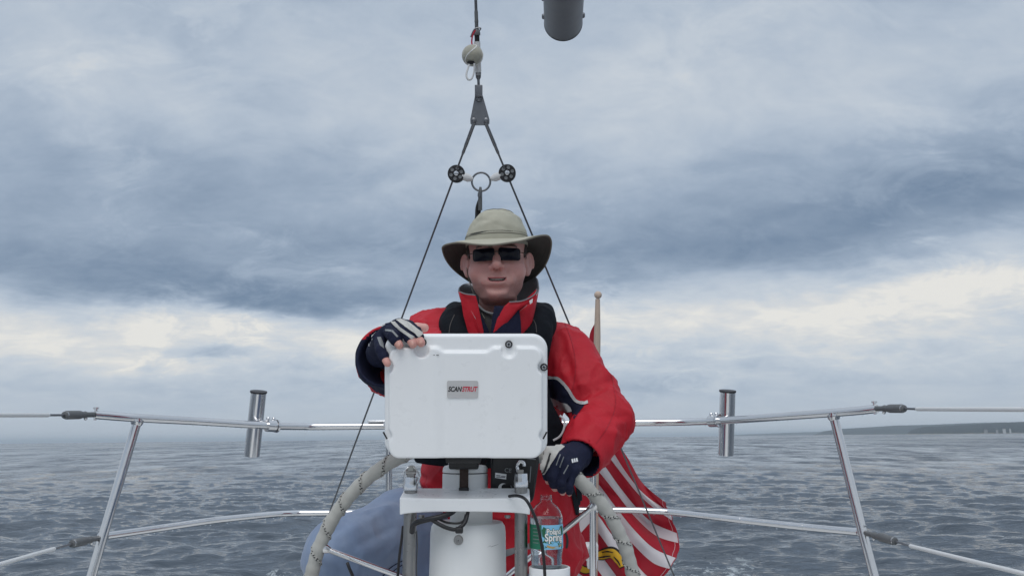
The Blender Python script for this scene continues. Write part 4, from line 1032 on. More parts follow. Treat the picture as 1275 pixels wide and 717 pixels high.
for k in range(6):
    a = R(38.7 + 60 * k + (0.8 if k == 2 else 0)); MB().tube([wpt(a, .05), wpt(a, WR - .010)], .0062, 14).build('spoke', MT['steel'], wheel)
    s = MB(); s.lathe([(.0115, -.006), (.012, .0), (.0085, .008), (.0068, .012)], wpt(a, WR - wr * .9), -(CX * math.cos(a) + CZ * math.sin(a)), 16); s.build('spoke_ferrule', MT['steel'], wheel)
o = thing('shock_cord', 'short black cord end hanging from the left wheel spoke', 'cord', P(433, 701, 1.80)); MB().tube(crom(PP([(432.5, 700, 1.80), (435, 707, 1.795), (441, 722, 1.80), (446, 745, 1.81)]), 6), .0036, 10).build('end', MT['rubber'], o)

# ================================================================== WATER BOTTLE IN ITS HOLDER
hd = 1.535; hpm = hd / FPX
hold = thing('cup_holder', 'white cup holder below the water bottle at the bottom edge', 'cup holder', P(684.5, 760, hd))
ho = np.array([P(684.8, 707, hd)[0], P(684.8, 707, hd)[1] + .026, 0])
zt = P(684, 707.5, hd)[2]
MB().lathe([(.030, zt - .10), (.038, zt - .098), (.0405, zt - .006), (.0405, zt - .001), (.039, zt), (.0365, zt), (.036, zt - .002), (.0345, zt - .09), (0, zt - .092)], ho, UP, 56).build('cup', MT['gel'], hold)
bot = thing('water_bottle', 'open clear plastic water bottle with a blue and green label in the white cup holder', 'bottle', ho + UP * (zt - .09))
bo_ = np.array([P(681.3, 660, hd)[0], ho[1], 0]); bd = P(681, 660, 1.0)
def bz(py): return P(681.3, py, hd)[2]
Rb = 21.2 * hpm
prof = [(0, zt - .088), (Rb * .55, zt - .088), (Rb * .9, zt - .085), (Rb * .93, zt - .07), (Rb * .90, bz(711)), (Rb * .90, bz(705)), (Rb * .935, bz(700)), (Rb * .90, bz(696)), (Rb * .95, bz(690)), (Rb * .985, bz(685)), (Rb * .985, bz(652)), (Rb, bz(650)), (Rb * .985, bz(645)), (Rb * .86, bz(638)), (Rb * .62, bz(631)), (Rb * .40, bz(627.5)), (Rb * .345, bz(625.5)), (Rb * .345, bz(624.3)), (Rb * .40, bz(624.0)), (Rb * .40, bz(623.2)), (Rb * .335, bz(623.0)), (Rb * .335, bz(621.8)), (Rb * .365, bz(621.5)), (Rb * .335, bz(620.6)), (Rb * .365, bz(620.2)), (Rb * .335, bz(619.4)), (Rb * .33, bz(618))]
pr = np.array(prof)
inner = pr[::-1].copy(); inner[:, 0] = np.maximum(inner[:, 0] - .0009, 0); inner[-1] = (0, zt - .0868); inner[-2, 1] += .001
MB().lathe([tuple(q) for q in np.vstack([pr, inner])], bo_, UP, 48).build('plastic_body', MT['pet'], bot, 60)
wm = surf('drinking water', (.93, .96, .98), 0.02, trans=0.96, ior=1.33, var=0.0)
wp = [(0, zt - .0865)] + [(max(r - .0012, 0), h) for r, h in prof[2:] if h < bz(648)] + [(Rb * .965, bz(646.6)), (0, bz(646.6))]
MB().lathe(wp, bo_, UP, 40).build('water', wm, bot, 60)
def lab(a, z, off): return bo_ + np.array([math.sin(a) * (Rb * .985 + off), -math.cos(a) * (Rb * .985 + off), z])
def wrap(name, a0, a1, z0, z1, mt, off, par):
    n = max(3, int((a1 - a0) / .09)); V = [lab(a0 + (a1 - a0) * i / n, z, off) for i in range(n + 1) for z in (z0, z1)]
    return raw_mesh(name, V, [[2 * i, 2 * i + 2, 2 * i + 3, 2 * i + 1] for i in range(n)], [MT[mt]], None, par, 180)
za, zb = bz(684), bz(654)
lb = wrap('label', -.32, 1.9, za, zb, 'lab_blue', .0006, bot); lg = wrap('label', -2.4, -.325, za, zb, 'lab_green', .0006, bot)
def on_label(body, size, a_c, z_c, mt, off, wid, shear=0, name='lettering', rot=0.0):
    V, Fc = text_geo(body, size, shear=shear, offset=size * .028); V[:, 0] -= (V[:, 0].max() + V[:, 0].min()) / 2; V[:, 0] *= wid / (V[:, 0].max() - V[:, 0].min()); V[:, 1] -= (V[:, 1].max() + V[:, 1].min()) / 2
    return raw_mesh(name, [lab(a_c + v[0] / Rb, z_c + v[1] + v[0] * rot, off) for v in V], Fc, [MT[mt]], None, lb, 0)
pxm = hpm
for dx_, dz_ in ((-.55, 0), (.55, 0), (0, .55), (0, -.55), (.4, .4), (.4, -.4), (-.4, .4), (-.4, -.4)):
    k = .0011 + .00002 * (dx_ + dz_)
    on_label('Poland', 9.5 * pxm, .44 + dx_ * pxm / Rb, bz(662) + dz_ * pxm, 'lab_leaf', k, 19.5 * pxm, name='lettering_outline'); on_label('Spring', 12.5 * pxm, .46 + dx_ * pxm / Rb, bz(670.5) + dz_ * pxm, 'lab_leaf', k + .0001, 25 * pxm, name='lettering_outline')
on_label('Poland', 9.5 * pxm, .44, bz(662), 'inkwhite', .0016, 19.5 * pxm); on_label('Spring', 12.5 * pxm, .46, bz(670.5), 'inkwhite', .0017, 25 * pxm)
def blob(name, pts2, mt, off): raw_mesh(name, [lab(a, bz(y), off) for a, y in pts2], [list(range(len(pts2)))], [MT[mt]], None, lb, 0)
blob('leaf_print', [(-.28, 684), (-.30, 676), (-.15, 672), (.0, 676), (.15, 673), (.30, 677), (.55, 674), (.75, 677), (1.0, 672), (1.15, 678), (1.1, 684), (.8, 681), (.4, 683), (.0, 681)], 'lab_leaf', .0009)
blob('leaf_print', [(-.28, 668), (-.31, 660), (-.2, 656), (-.05, 658), (-.1, 664), (.0, 668), (-.12, 670)], 'lab_leaf', .0009); blob('leaf_print', [(.85, 658), (1.0, 655), (1.2, 657), (1.25, 666), (1.05, 668), (.98, 662)], 'lab_leaf', .0009)
for k in range(6): pass
rib = [(-.02 + .17 * k / 1.0, 678.2 + 2.2 * math.sin(math.pi * k / 5.5)) for k in range(7)]
blob('ribbon_print', rib + [(a, y + 2.6) for a, y in rib[::-1]], 'lab_gold', .0013)
for k in range(9): wrap('small_print', -.95, -.42 - .05 * (k % 3), bz(659 + k * 2.2), bz(658.2 + k * 2.2), 'lab_leaf' if k % 2 else 'inkgrey', .0010, lg)

# ================================================================== BLACK INSTRUMENT BOX
box = thing('instrument_box', 'black instrument box with white markings behind the right guard tube', 'instrument', P(641, 622, 1.63))
bd_ = 1.63; q = [(611.5, 568), (630, 562.5), (670.8, 566.5), (671.5, 575), (664.5, 622), (660, 627.5), (610.5, 619)]
mb = MB(); mb.prism(PP([(x, y, bd_) for x, y in q]), CY * .045); cs = mb.build('casing', MT['black'], box, 30)
bv = cs.modifiers.new('rounded edges', 'BEVEL'); bv.width = .005; bv.segments = 3
def boxpt(px, py, off): return P(px, py, bd_ - off)
def flat_text(body, size_px, px, py, mt, par, off, rot=0., name='lettering', d=None, wid=None):
    pm_ = bd_ / FPX; V, Fc = text_geo(body, size_px * pm_, offset=.0001)
    if wid: V[:, 0] *= wid * pm_ / (V[:, 0].max() - V[:, 0].min())
    c, s = math.cos(rot), math.sin(rot)
    raw_mesh(name, [boxpt(px + (v[0] * c - v[1] * s) / pm_, py - (v[0] * s + v[1] * c) / pm_, off) for v in V], Fc, [MT[mt]], None, par, 0)
lbl = raw_mesh('sticker', [boxpt(x, y, .0012) for x, y in ((616.8, 588.0), (630.6, 590.0), (630.2, 596.6), (616.4, 594.4))], [[0, 1, 2, 3]], [MT['inkwhite']], None, box, 0)
for k, (x0, x1, yy) in enumerate(((618, 623, 591.6), (624, 629.5, 592.6), (618, 629, 593.6))):
    raw_mesh('small_print', [boxpt(x, y, .0018) for x, y in ((x0, yy - .7), (x1, yy - .2), (x1, yy + .9), (x0, yy + .4))], [[0, 1, 2, 3]], [MT['inkgrey']], None, lbl, 0)
flat_text('CE', 7.5, 632.5, 585.5, 'inkgrey', box, .0015, -.12, wid=8.5)
mo = [(626.5 + 6.3 * math.cos(R(a)), 607.5 - 6.3 * math.sin(R(a))) for a in range(60, 341, 14)] + [(628.6 + 4.2 * math.cos(R(a)), 606.3 - 4.2 * math.sin(R(a))) for a in range(330, 69, -13)]
raw_mesh('crescent_mark', [boxpt(x, y, .0015) for x, y in mo], [list(range(len(mo)))], [MT['inkwhite']], None, box, 0)
for (x0, y0, x1, y1) in ((636, 610, 640, 607.5), (652, 570, 667, 571.5), (638, 568, 649, 568.8), (661, 580, 659.5, 600), (636, 604, 638, 609)):
    MB().tube([boxpt(x0, y0, .001), boxpt(x1, y1, .001)], .0011, 8).build('raised_mark', MT['inkgrey'], box)

# ================================================================== THE MAN
man = thing('person', 'man at the wheel in red sailing jacket, khaki brimmed hat, sunglasses and sailing gloves', 'person', P(625, 690, 2.35))
EYE = P(618.3, 317.5, 2.045)
HR = np.array(Matrix.Rotation(R(-1.4), 3, 'Y') @ Matrix.Rotation(R(4), 3, 'X'))   # head: x right of picture, y away, z up
HO = EYE - HR @ np.array([0, -.088, 0])
def H(x, y, z): return HO + HR @ np.array([x, y, z])
def hell(x, y, z, rx, ry, rz): return ell(H(x, y, z), (rx, ry, rz), HR)
def hcap(a, b, ra, rb=None): return cap(H(*a), H(*b), ra, rb)

# right hand (on the pod) and left hand (on the wheel): finger chains from knuckle to tip
RH = dict(wrist=P(476, 438, 1.640), mcp=PP([(508, 407.5, 1.548), (496, 406.5, 1.541), (483.5, 412, 1.538), (472.5, 422, 1.543)]),
          pip=PP([(517.5, 413.5, 1.506), (506.5, 412.5, 1.495), (490, 418.5, 1.492), (474, 436, 1.500)]),
          tip=PP([(524.6, 427.0, 1.489), (514.0, 428.2, 1.482), (497.3, 429.7, 1.480), (482.5, 452.5, 1.484)]),
          thumb=PP([(492, 421, 1.606), (508, 410.5, 1.590), (519, 408.3, 1.580), (528.5, 408.2, 1.574)]))
LH = dict(wrist=P(719, 566, 1.885), mcp=PP([(685, 563, 1.803), (694, 571, 1.792), (704, 579, 1.797), (713, 586, 1.808)]),
          pip=PP([(679, 581, 1.787), (687.5, 593, 1.777), (698, 601, 1.782), (708.5, 605, 1.794)]),
          tip=PP([(683, 599, 1.800), (691, 607.5, 1.798), (700.5, 612.5, 1.802), (709, 614, 1.812)]),
          thumb=PP([(704, 566, 1.850), (686, 571, 1.835), (680, 583, 1.832), (683, 594, 1.838)]))
def hand(F, h, ex=0.0, k=.010, upto=1.0, thumb_to=1.0):
    r0 = .0118 + ex
    palm_c = (h['wrist'] + h['mcp'].mean(0)) / 2
    F.u(cap(h['wrist'], palm_c, .026 + ex, .022 + ex), k)
    for i in range(4):
        w = h['wrist'] + (h['mcp'][i] - h['mcp'].mean(0)) * .45
        F.u(cap(w, h['mcp'][i], .0165 + ex, .0128 + ex), k)
        if i: F.u(cap((h['mcp'][i - 1] + h['mcp'][i]) / 2 * .8 + w * .2, h['mcp'][i], .0095 + ex), .006)
        m, p, q = h['mcp'][i], h['pip'][i], h['tip'][i]; s = (.98, 1.02, .97, .86)[i]
        F.u(cap(m, p, (r0) * s, (.0098 + ex) * s), .004)
        e = p + (q - p) * upto
        mid = p + (q - p) * .5
        if upto >= 1: F.u(cap(p, mid, .0096 * s, .0086 * s), .003); F.u(cap(mid, q, .0088 * s, .0080 * s), .003)
        else: F.u(cap(p, e, (.0098 + ex) * s, (.0094 + ex) * s), .003)
    th = h['thumb']
    F.u(cap(th[0], th[1], .0165 + ex, .0125 + ex), .010)
    if thumb_to >= 1: F.u(cap(th[1], th[2], .0118, .0102), .004); F.u(cap(th[2], th[3], .0104, .0090), .004)
    else:
        e = th[1] + (th[2] - th[1]) * thumb_to; F.u(cap(th[1], e, .0122 + ex, .0112 + ex), .004)
SHR, SHL = P(542, 428, 2.22), P(697, 446, 2.20)          # his right / left shoulder (left / right in the picture)
ELR, ELL_ = P(540, 478, 1.93), P(752, 519, 2.06)
HIPR, HIPL = P(570, 648, 2.37), P(670, 675, 2.37)
KNR, KNL = P(424, 671, 1.98), P(668, 815, 1.93)
ANR, ANL = P(404, 930, 2.02), P(680, 1040, 1.98)
NECK = P(621, 392, 2.17)

# ---- body: one continuous surface
gx = axis_grid((-.50, -.285, .014), (-.285, -.140, .0026), (-.140, -.128, .0026), (-.128, .060, .0023), (.060, .165, .0030), (.165, .36, .014))
gy = axis_grid((1.42, 1.615, .0028), (1.615, 1.73, .010), (1.73, 1.93, .0030), (1.93, 2.165, .0024), (2.165, 2.34, .006), (2.34, 2.75, .016))
gz = axis_grid((-.98, -.19, .016), (-.19, .02, .0032), (.02, .10, .012), (.10, .225, .0026), (.225, .30, .012), (.30, .345, .005), (.345, .60, .0023), (.60, .66, .008))
F = Field(gx, gy, gz)
F.u(cap(P(622, 430, 2.24), P(624, 640, 2.30), .085, .10)); F.u(cap(SHR, SHL, .05), .04)
F.u(cap(NECK + np.array([0, .05, -.08]), H(0, .030, -.080), .058, .050), .014)
for s_, e_, h in ((SHR, ELR, RH), (SHL, ELL_, LH)):
    F.u(cap(s_, e_, .046, .036), .02); F.u(cap(e_, h['wrist'], .036, .026), .01)
for h_, k_, a_ in ((HIPR, KNR, ANR), (HIPL, KNL, ANL)):
    F.u(cap(P(626, 640, 2.34), h_, .09, .08), .03); F.u(cap(h_, k_, .072, .055), .02); F.u(cap(k_, a_, .052, .036), .01)
    F.u(cap(a_, a_ + np.array([0, -.16, -.04]), .036, .03), .02)
# head
F.u(hell(0, .005, .035, .078, .098, .092), .0)
F.u(hell(0, -.018, -.030, .0715, .070, .072), .018)
F.u(hell(0, -.018, -.072, .0625, .061, .038), .020)
F.u(hell(0, -.067, -.0965, .026, .021, .017), .018)
F.u(hell(0, -.022, -.102, .046, .048, .016), .014)
for s in (-1, 1):
    F.u(hell(s * .045, -.053, -.038, .028, .027, .028), .022)          # cheeks
F.u(hcap((-.038, -.080, .019), (.038, -.080, .019), .012), .014)       # brow
for s in (-1, 1): F.cut(hell(s * .031, -.100, .0, .019, .014, .011), .012)
for s in (-1, 1):
    F.u(hell(s * .031, -.0735, .0, .0125, .0125, .0115), .002)
    F.u(hcap((s * .018, -.083, .006), (s * .044, -.078, .006), .0045), .004); F.u(hcap((s * .019, -.082, -.007), (s * .043, -.077, -.006), .004), .005)
F.u(hcap((0, -.086, .010), (0, -.101, -.012), .0080, .0090), .010)     # nose
F.u(hcap((0, -.101, -.012), (0, -.1125, -.0275), .0092, .0128), .006)
for s in (-1, 1): F.u(hell(s * .0148, -.098, -.0325, .0088, .0115, .0085), .006)
for s in (-1, 1): F.cut(hell(s * .0078, -.109, -.0418, .0040, .0052, .0032), .003)
F.u(hell(0, -.070, -.064, .036, .022, .024), .020)                     # muzzle
F.cut(hcap((0, -.0985, -.044), (0, -.0985, -.055), .0030), .006)       # philtrum
for s in (-1, 1):
    F.cut(hcap((s * .0205, -.0965, -.036), (s * .0340, -.0845, -.060), .0030), .010)   # cheek folds
MZ = .0045
for a, b_ in (((-.0285, -.0790, -.0622), (-.010, -.0915, -.0628)), ((-.010, -.0915, -.0628), (.010, -.0915, -.0628)), ((.010, -.0915, -.0628), (.0285, -.0790, -.0622))):
    F.u(hcap(a[:2] + (a[2] + MZ,), b_[:2] + (b_[2] + MZ,), .0030), .006)
for a, b_ in (((-.0265, -.0800, -.0655), (-.008, -.0900, -.0765)), ((-.008, -.0900, -.0765), (.008, -.0900, -.0765)), ((.008, -.0900, -.0765), (.0265, -.0800, -.0655))):
    F.u(hcap(a[:2] + (a[2] + MZ,), b_[:2] + (b_[2] + MZ,), .0032, .0040), .006)
for a, b_, r in (((-.0265, -.0850, -.0628), (-.012, -.0930, -.0685), .0016), ((-.012, -.0930, -.0685), (.012, -.0930, -.0685), .0028), ((.012, -.0930, -.0685), (.0265, -.0850, -.0628), .0028)):
    F.cut(hcap(a[:2] + (a[2] + MZ,), b_[:2] + (b_[2] + MZ,), r, .0028 if r < .002 else (.0028 if b_[0] < .02 else .0014)), .002)
F.cut(hell(0, -.084, -.0690 + MZ, .0215, .014, .0042), .002)
for s in (-1, 1): F.u(hell(s * .0335, -.0775, -.062, .010, .008, .012), .010)      # smile creases push the cheek corners out
F.cut(hcap((-.02, -.086, -.087), (.02, -.086, -.087), .004), .012)     # below the lip
for s in (-1, 1):                                                      # ears
    A_ = HR @ np.array(Matrix.Rotation(R(-s * 38), 3, 'Z'))
    F.u(ell(H(s * .0815, .004, -.010), (.0075, .019, .0285), A_), .005)
    F.u(ell(H(s * .079, -.001, -.034), (.0075, .011, .012), A_), .006)
    F.cut(ell(H(s * .0865, -.009, -.006), (.0055, .0095, .0165), A_), .004)
    F.u(hcap((s * .0765, -.008, -.004), (s * .0765, -.007, -.018), .006), .005)
    er = [H(*(np.array([s * .0835, .003, -.010]) + np.array(Matrix.Rotation(R(-s * 38), 3, 'Z')) @ np.array([s * .004, -.017 * math.cos(a) , .026 * math.sin(a)]))) for a in np.linspace(-.4, 3.6, 12)]
    for q0, q1 in zip(er[:-1], er[1:]): F.u(cap(q0, q1, .0030), .002)
for z_ in (.034, .042): F.cut(hcap((-.03, -.099 + .004, z_), (.03, -.099 + .004, z_), .0015), .006)
for h in (RH, LH): hand(F, h)
BV, BQ = F.mesh(); BV = relax(BV, BQ, 1, .35)
# complexion
loc = (BV - HO) @ HR
tone_ = np.tile(np.array([.69, .385, .335]), (len(BV), 1))
def blush(c, r, col, w):
    d = np.linalg.norm((loc - np.array(c)) / np.array(r), axis=1); k = (np.clip(1.35 - d, 0, 1) * w)[:, None]; tone_[:] = tone_ * (1 - k) + np.array(col) * k
blush((0, -.105, -.026), (.024, .03, .022), (.66, .30, .26), .7)
for s in (-1, 1): blush((s * .046, -.07, -.032), (.034, .04, .026), (.68, .315, .28), .55); blush((s * .085, .01, -.01), (.02, .03, .04), (.50, .25, .22), .5)
blush((0, -.07, -.098), (.075, .06, .040), (.62, .36, .32), .40)
inl = (np.abs(loc[:, 0]) < .0255) & (np.abs(loc[:, 2] + .0690 - MZ - 5.5 * loc[:, 0] ** 2) < .0086 - np.abs(loc[:, 0]) * .18) & (loc[:, 1] < -.075)
tone_[inl] = (.56, .215, .21)
dark = (np.abs(loc[:, 0]) < .0235) & (np.abs(loc[:, 2] + .069 - MZ - 5.5 * loc[:, 0] ** 2) < .0042) & (loc[:, 1] < -.05) & (loc[:, 1] > -.089)
tone_[dark] = (.05, .02, .018)
for s in (-1, 1):
    br = (np.abs(loc[:, 2] - .0215 - .003 * np.cos((loc[:, 0] * s - .03) * 60)) < .0030) & (np.abs(loc[:, 0] * s - .032) < .021) & (loc[:, 1] < -.06)
    tone_[br] = (.13, .085, .065)
    blush((s * .031, -.085, .0), (.022, .02, .013), (.50, .25, .22), .5)
for h in (RH, LH):
    for i in range(4):
        d = np.linalg.norm(BV - h['tip'][i], axis=1); k = np.clip(1.2 - d / .022, 0, 1)[:, None] * .55; tone_[:] = tone_ * (1 - k) + np.array([.62, .29, .25]) * k
body = raw_mesh('body', BV, BQ, [MT['skin']], None, man, 180)
ca = body.data.color_attributes.new('tone', 'FLOAT_COLOR', 'POINT'); ca.data.foreach_set('color', np.hstack([tone_, np.ones((len(BV), 1))]).astype(np.float32).ravel())
mb = MB()
for k in range(6):
    x = (k - 2.5) * .0068; mb.box(H(x, -.0845 + 9 * x * x, -.0662 + MZ + .0004 * abs(k - 2.5)), .0033, .0022, .0030, HR, bev=.0008)
mb.build('teeth', MT['teeth'], man)
# finger nails on the right hand
for i in (0, 1, 2):
    p, q = RH['pip'][i], RH['tip'][i]; u = (q - p) / np.linalg.norm(q - p); f = -CY - u * (-CY).dot(u); f /= np.linalg.norm(f); sd = np.cross(u, f)
    mb = MB(); mb.ball(q + f * .0066 + u * .001, (.0046, .0062, .0018), seg=14, rings=8, axes=np.stack([sd, u, f], 1)); nl = mb.build('fingernail', surf('fingernail', (.56, .30, .25), 0.3, var=.03), man)

# ---- hair
hf = Field(axis_grid((HO[0] - .10, HO[0] + .10, .0022)), axis_grid((HO[1] - .11, HO[1] + .12, .0026)), axis_grid((HO[2] - .10, HO[2] + .14, .0024)))
hf.u(hell(0, .006, .035, .0815, .0985, .094)); hf.u(hell(0, .050, -.03, .066, .052, .06), .02)
X, Y, Z = hf.a[0][:, None, None] - HO[0], hf.a[1][None, :, None] - HO[1], hf.a[2][None, None, :] - HO[2]
lx, ly, lz = (HR[0, i] * X + HR[1, i] * Y + HR[2, i] * Z for i in range(3))
ed = np.maximum(np.maximum(-.030 - ly + np.maximum(0, lz - .02) * .3, -lz - .012 + np.clip(.02 - ly, 0, .06) * .25 - np.clip(ly - .02, 0, .1) * .9), lz - .075)
hf.F = np.maximum(hf.F, ed.astype(np.float32))
V, Q = hf.mesh(); V = V + vnormals(V, Q) * (.0012 * vnoise(V * np.array([420, 420, 90])))[:, None]
raw_mesh('hair', V, Q, [MT['hair']], None, man, 180)

# ---- sunglasses
gl = H(0, 0, 0); GZ = .0005
def glp(x, z, y=0.0): return H(x, -.1020 + 9.5 * x * x * .45 + y, GZ + z)
def lens_outline(s, grow=0.0):
    c = s * .0330; hw, hh, rr_ = .0272 + grow, .0158 + grow, .0065
    q = []
    for (sx, sz, a0) in ((1, 1, 0), (-1, 1, 90), (-1, -1, 180), (1, -1, 270)):
        for k in range(7):
            a = R(a0 + 15 * k); x = c + sx * (hw - rr_) + rr_ * math.cos(a); z = sz * (hh - rr_) + rr_ * math.sin(a)
            z += -.0012 * s * (x - c) / hw * .6 + (.0014 if sz < 0 else 0) * (1 if (x - c) * s > 0 else 0) - .0008; q.append((x, z))
    return q
gls = None
for s in (-1, 1):
    o_ = lens_outline(s); c = np.mean(np.array(o_), 0); mb = MB(); V = []; n = len(o_)
    rings = [0.0, .35, .7, 1.0]
    for f in rings[1:]: V += [glp(c[0] + (x - c[0]) * f, c[1] + (z - c[1]) * f, -.0022 * (1 - f * f)) for x, z in o_]
    V.append(glp(c[0], c[1], -.0022)); Fc = [[3 * n, k, (k + 1) % n] for k in range(n)] + [[r * n + k, r * n + (k + 1) % n, (r + 1) * n + (k + 1) % n, (r + 1) * n + k] for r in range(2) for k in range(n)]
    N_ = len(V); V2 = [np.array(v) + HR @ np.array([0, .0016, 0]) for v in V]; Fc += [[i + N_ for i in f] for f in Fc]; Fc += [[2 * n + k, 2 * n + (k + 1) % n, N_ + 2 * n + (k + 1) % n, N_ + 2 * n + k] for k in range(n)]
    mb.add(V + V2, Fc); ln = mb.build('sunglass_lens', MT['lens'], man, 60)
    MB().tube([glp(x, z, .0006) for x, z in lens_outline(s, .0004)], .0007, 8, closed=True).build('rim', MT['frame'], ln)
    MB().tube(crom([glp(s * .0598, .005, .001), H(s * .0695, -.080, GZ + .004), H(s * .0765, -.045, GZ + .002), H(s * .0785, -.012, GZ), H(s * .078, .012, GZ - .002)], 6), .0010, 8).build('temple_arm', MT['frame'], ln)
MB().tube(crom([glp(-.0065, .004, .0), glp(-.003, .0062, -.001), glp(.003, .0062, -.001), glp(.0065, .004, .0)], 6), .0011, 8).build('sunglass_bridge', MT['frame'], man)

# ---- hat
HT = HR @ np.array(Matrix.Rotation(R(-1), 3, 'X')); HC = H(0, .006, .046)
def hat(th, r, z): return HC + HT @ np.array([math.sin(th) * r[0], -math.cos(th) * r[1], z])
NT_ = 120
def hat_sheet(rows, name, mats, mi=None, par=None, sm_=180):
    V = []; Fc = []
    n = len(rows)
    for r in rows: V += [r(2 * math.pi * k / NT_) for k in range(NT_)]
    for i in range(n - 1):
        for k in range(NT_): Fc.append([i * NT_ + k, i * NT_ + (k + 1) % NT_, (i + 1) * NT_ + (k + 1) % NT_, (i + 1) * NT_ + k])
    return V, Fc
RIM = [(-180, 372, 2.295), (-150, 355.6, 2.27), (-115, 328.5, 2.2), (-90, 308, 2.13), (-68, 300.5, 2.07), (-45, 297.5, 2.02), (-22, 298.5, 1.98), (0, 300.2, 1.97), (22, 297, 1.98), (45, 290.5, 2.02), (68, 292.5, 2.07), (90, 305, 2.13), (115, 334, 2.2), (138, 350, 2.24), (155, 360, 2.28)]
_tb = np.radians([q[0] for q in RIM]); _zb = np.array([P(618, q[1], q[2])[2] for q in RIM]) - HC[2]
_tf = np.radians(np.arange(-540, 541, 2.0)); _zf = np.interp(_tf, np.concatenate([_tb - 2 * math.pi, _tb, _tb + 2 * math.pi]), np.tile(_zb, 3))
_k = np.exp(-np.linspace(-2, 2, 17) ** 2); _zf = np.convolve(_zf, _k / _k.sum(), 'same')
def rim_z(th): return float(np.interp((th + math.pi) % (2 * math.pi) - math.pi, _tf, _zf))
def brim_z(th, f):
    c = math.cos(th); s = math.sin(th)
    side = s * s; back = max(0, -c)
    return rim_z(th) * f ** (1.1 + .25 * back) + .004 * side * math.sin(f * 3.0) + .0010 * math.sin(7 * th) * f
def brim_r(th, f):
    inn = (.0830, .1010); out_ = (.1470 + .002 * math.sin(2 * th + .5), .1600)
    return (inn[0] + (out_[0] - inn[0]) * f, inn[1] + (out_[1] - inn[1]) * f)
def brim_pt(th, f, dz=0.0):
    asym = 0.0
    return hat(th, brim_r(th, f), brim_z(th, f) + dz - .0075 * max(0, math.cos(th)) ** 1.5 * (1 - f))
fs = [0, .12, .25, .4, .55, .7, .82, .92, 1.0]
rowsT = [(lambda th, f=f: brim_pt(th, f, .0018)) for f in fs]; rowsB = [(lambda th, f=f: brim_pt(th, f, -.0010)) for f in fs[::-1]]
V, Fc = hat_sheet(rowsT, '', None); hatp = None
crown_prof = [(1.0, -.010), (1.004, .002), (1.002, .0135), (.985, .0160), (.960, .027), (.915, .042), (.855, .056), (.770, .067), (.665, .0750), (.560, .0805), (.530, .0815), (.40, .0865), (.22, .0895), (.0, .0900)]
def crown_pt(th, sc, z):
    a, b_ = .0835, .1015
    q = 1 + .010 * math.sin(3 * th + .4) * min(1, z / .03) + .008 * math.sin(5 * th + 2 + z * 40) * min(1, max(z, 0) / .03) - .014 * max(0, math.cos(th)) * math.exp(-((z - .05) / .016) ** 2)
    dz = -.006 * max(0, -math.cos(th)) * z / .09 + .002 * math.sin(2 * th + 1) * z / .09
    bandlift = -.0075 * max(0, math.cos(th)) ** 1.5 * max(0, 1 - max(z, 0) / .05)
    return hat(th, (a * sc * q, b_ * sc * q), z * 1.0 + dz + bandlift)
import itertools
cp = crom(np.array([(a, b_, 0) for a, b_ in crown_prof]), 4)[:, :2]
rowsC = [(lambda th, a=a, b_=b_: crown_pt(th, max(a, .0005), b_)) for a, b_ in cp]
Vc, Fcc = hat_sheet(rowsC, '', None)
def wrinkle(Vc):
    Vc = np.array(Vc); return Vc + np.array([0, 0, 1.0]) * (.0012 * fbm(Vc * 45, 3))[:, None] + (Vc - HC) / .09 * ((.0100 * fbm(Vc * np.array([16, 16, 24]) + 2, 3) - .0060 * (1 - np.abs(np.sin((Vc[:, 0] * 26 + Vc[:, 2] * 60)))) ** 5 * np.clip(fbm(Vc * 20 + 8, 2) + .25, 0, .6)) * np.clip((Vc[:, 2] - HC[2] - .012) / .02, 0, 1))[:, None]
Vc = wrinkle(Vc)
crown = raw_mesh('hat_crown', Vc, Fcc, [MT['khaki']], None, man, 180)
brim = raw_mesh('hat_brim', V, Fc, [MT['khaki']], None, man, 180)
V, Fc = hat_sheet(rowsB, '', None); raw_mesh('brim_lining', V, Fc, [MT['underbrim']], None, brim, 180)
ths = [2 * math.pi * k / NT_ for k in range(NT_)]
MB().tube([brim_pt(a, 1.0, .0004) for a in ths], .0026, 8, closed=True, squash=(1, 1)).build('brim_binding', MT['khaki_edge'], brim)
st = MT['khaki_edge']
for f in (.2, .4, .6, .8): MB().tube([brim_pt(a, f, -.0011) for a in ths], .0005, 5, closed=True).build('brim_stitching', MT['shirt'], brim)
for sc, z in ((1.005, .0145), (.565, .0808)): MB().tube(wrinkle([crown_pt(a, sc, z) for a in ths]), .0011, 6, closed=True).build('crown_seam', MT['khaki_edge'], crown)
# dashes of stitching above the band
sv = []; mb = MB()
for k in range(0, 72):
    a = 2 * math.pi * k / 72
    mb.tube(wrinkle([crown_pt(a, .990, .0195), crown_pt(a + .045, .990, .0195)]), .0006, 5)
o = mb.build('band_stitching', st, crown); o['kind'] = 'stuff'
# chin cord behind the ears
MB().tube(crom([H(-.082, .002, .030), H(-.080, -.012, -.03), H(-.066, -.03, -.085), H(-.052, -.042, -.125), H(-.035, -.06, -.16)], 6), .0012, 6).build('chin_cord', MT['khaki_edge'], man)
# sweatband seen inside the brim
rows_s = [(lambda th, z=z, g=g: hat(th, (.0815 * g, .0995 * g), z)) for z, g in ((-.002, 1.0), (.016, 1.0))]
V, Fc = hat_sheet(rows_s, '', None); raw_mesh('sweatband', V, Fc, [MT['underbrim']], None, brim, 180)

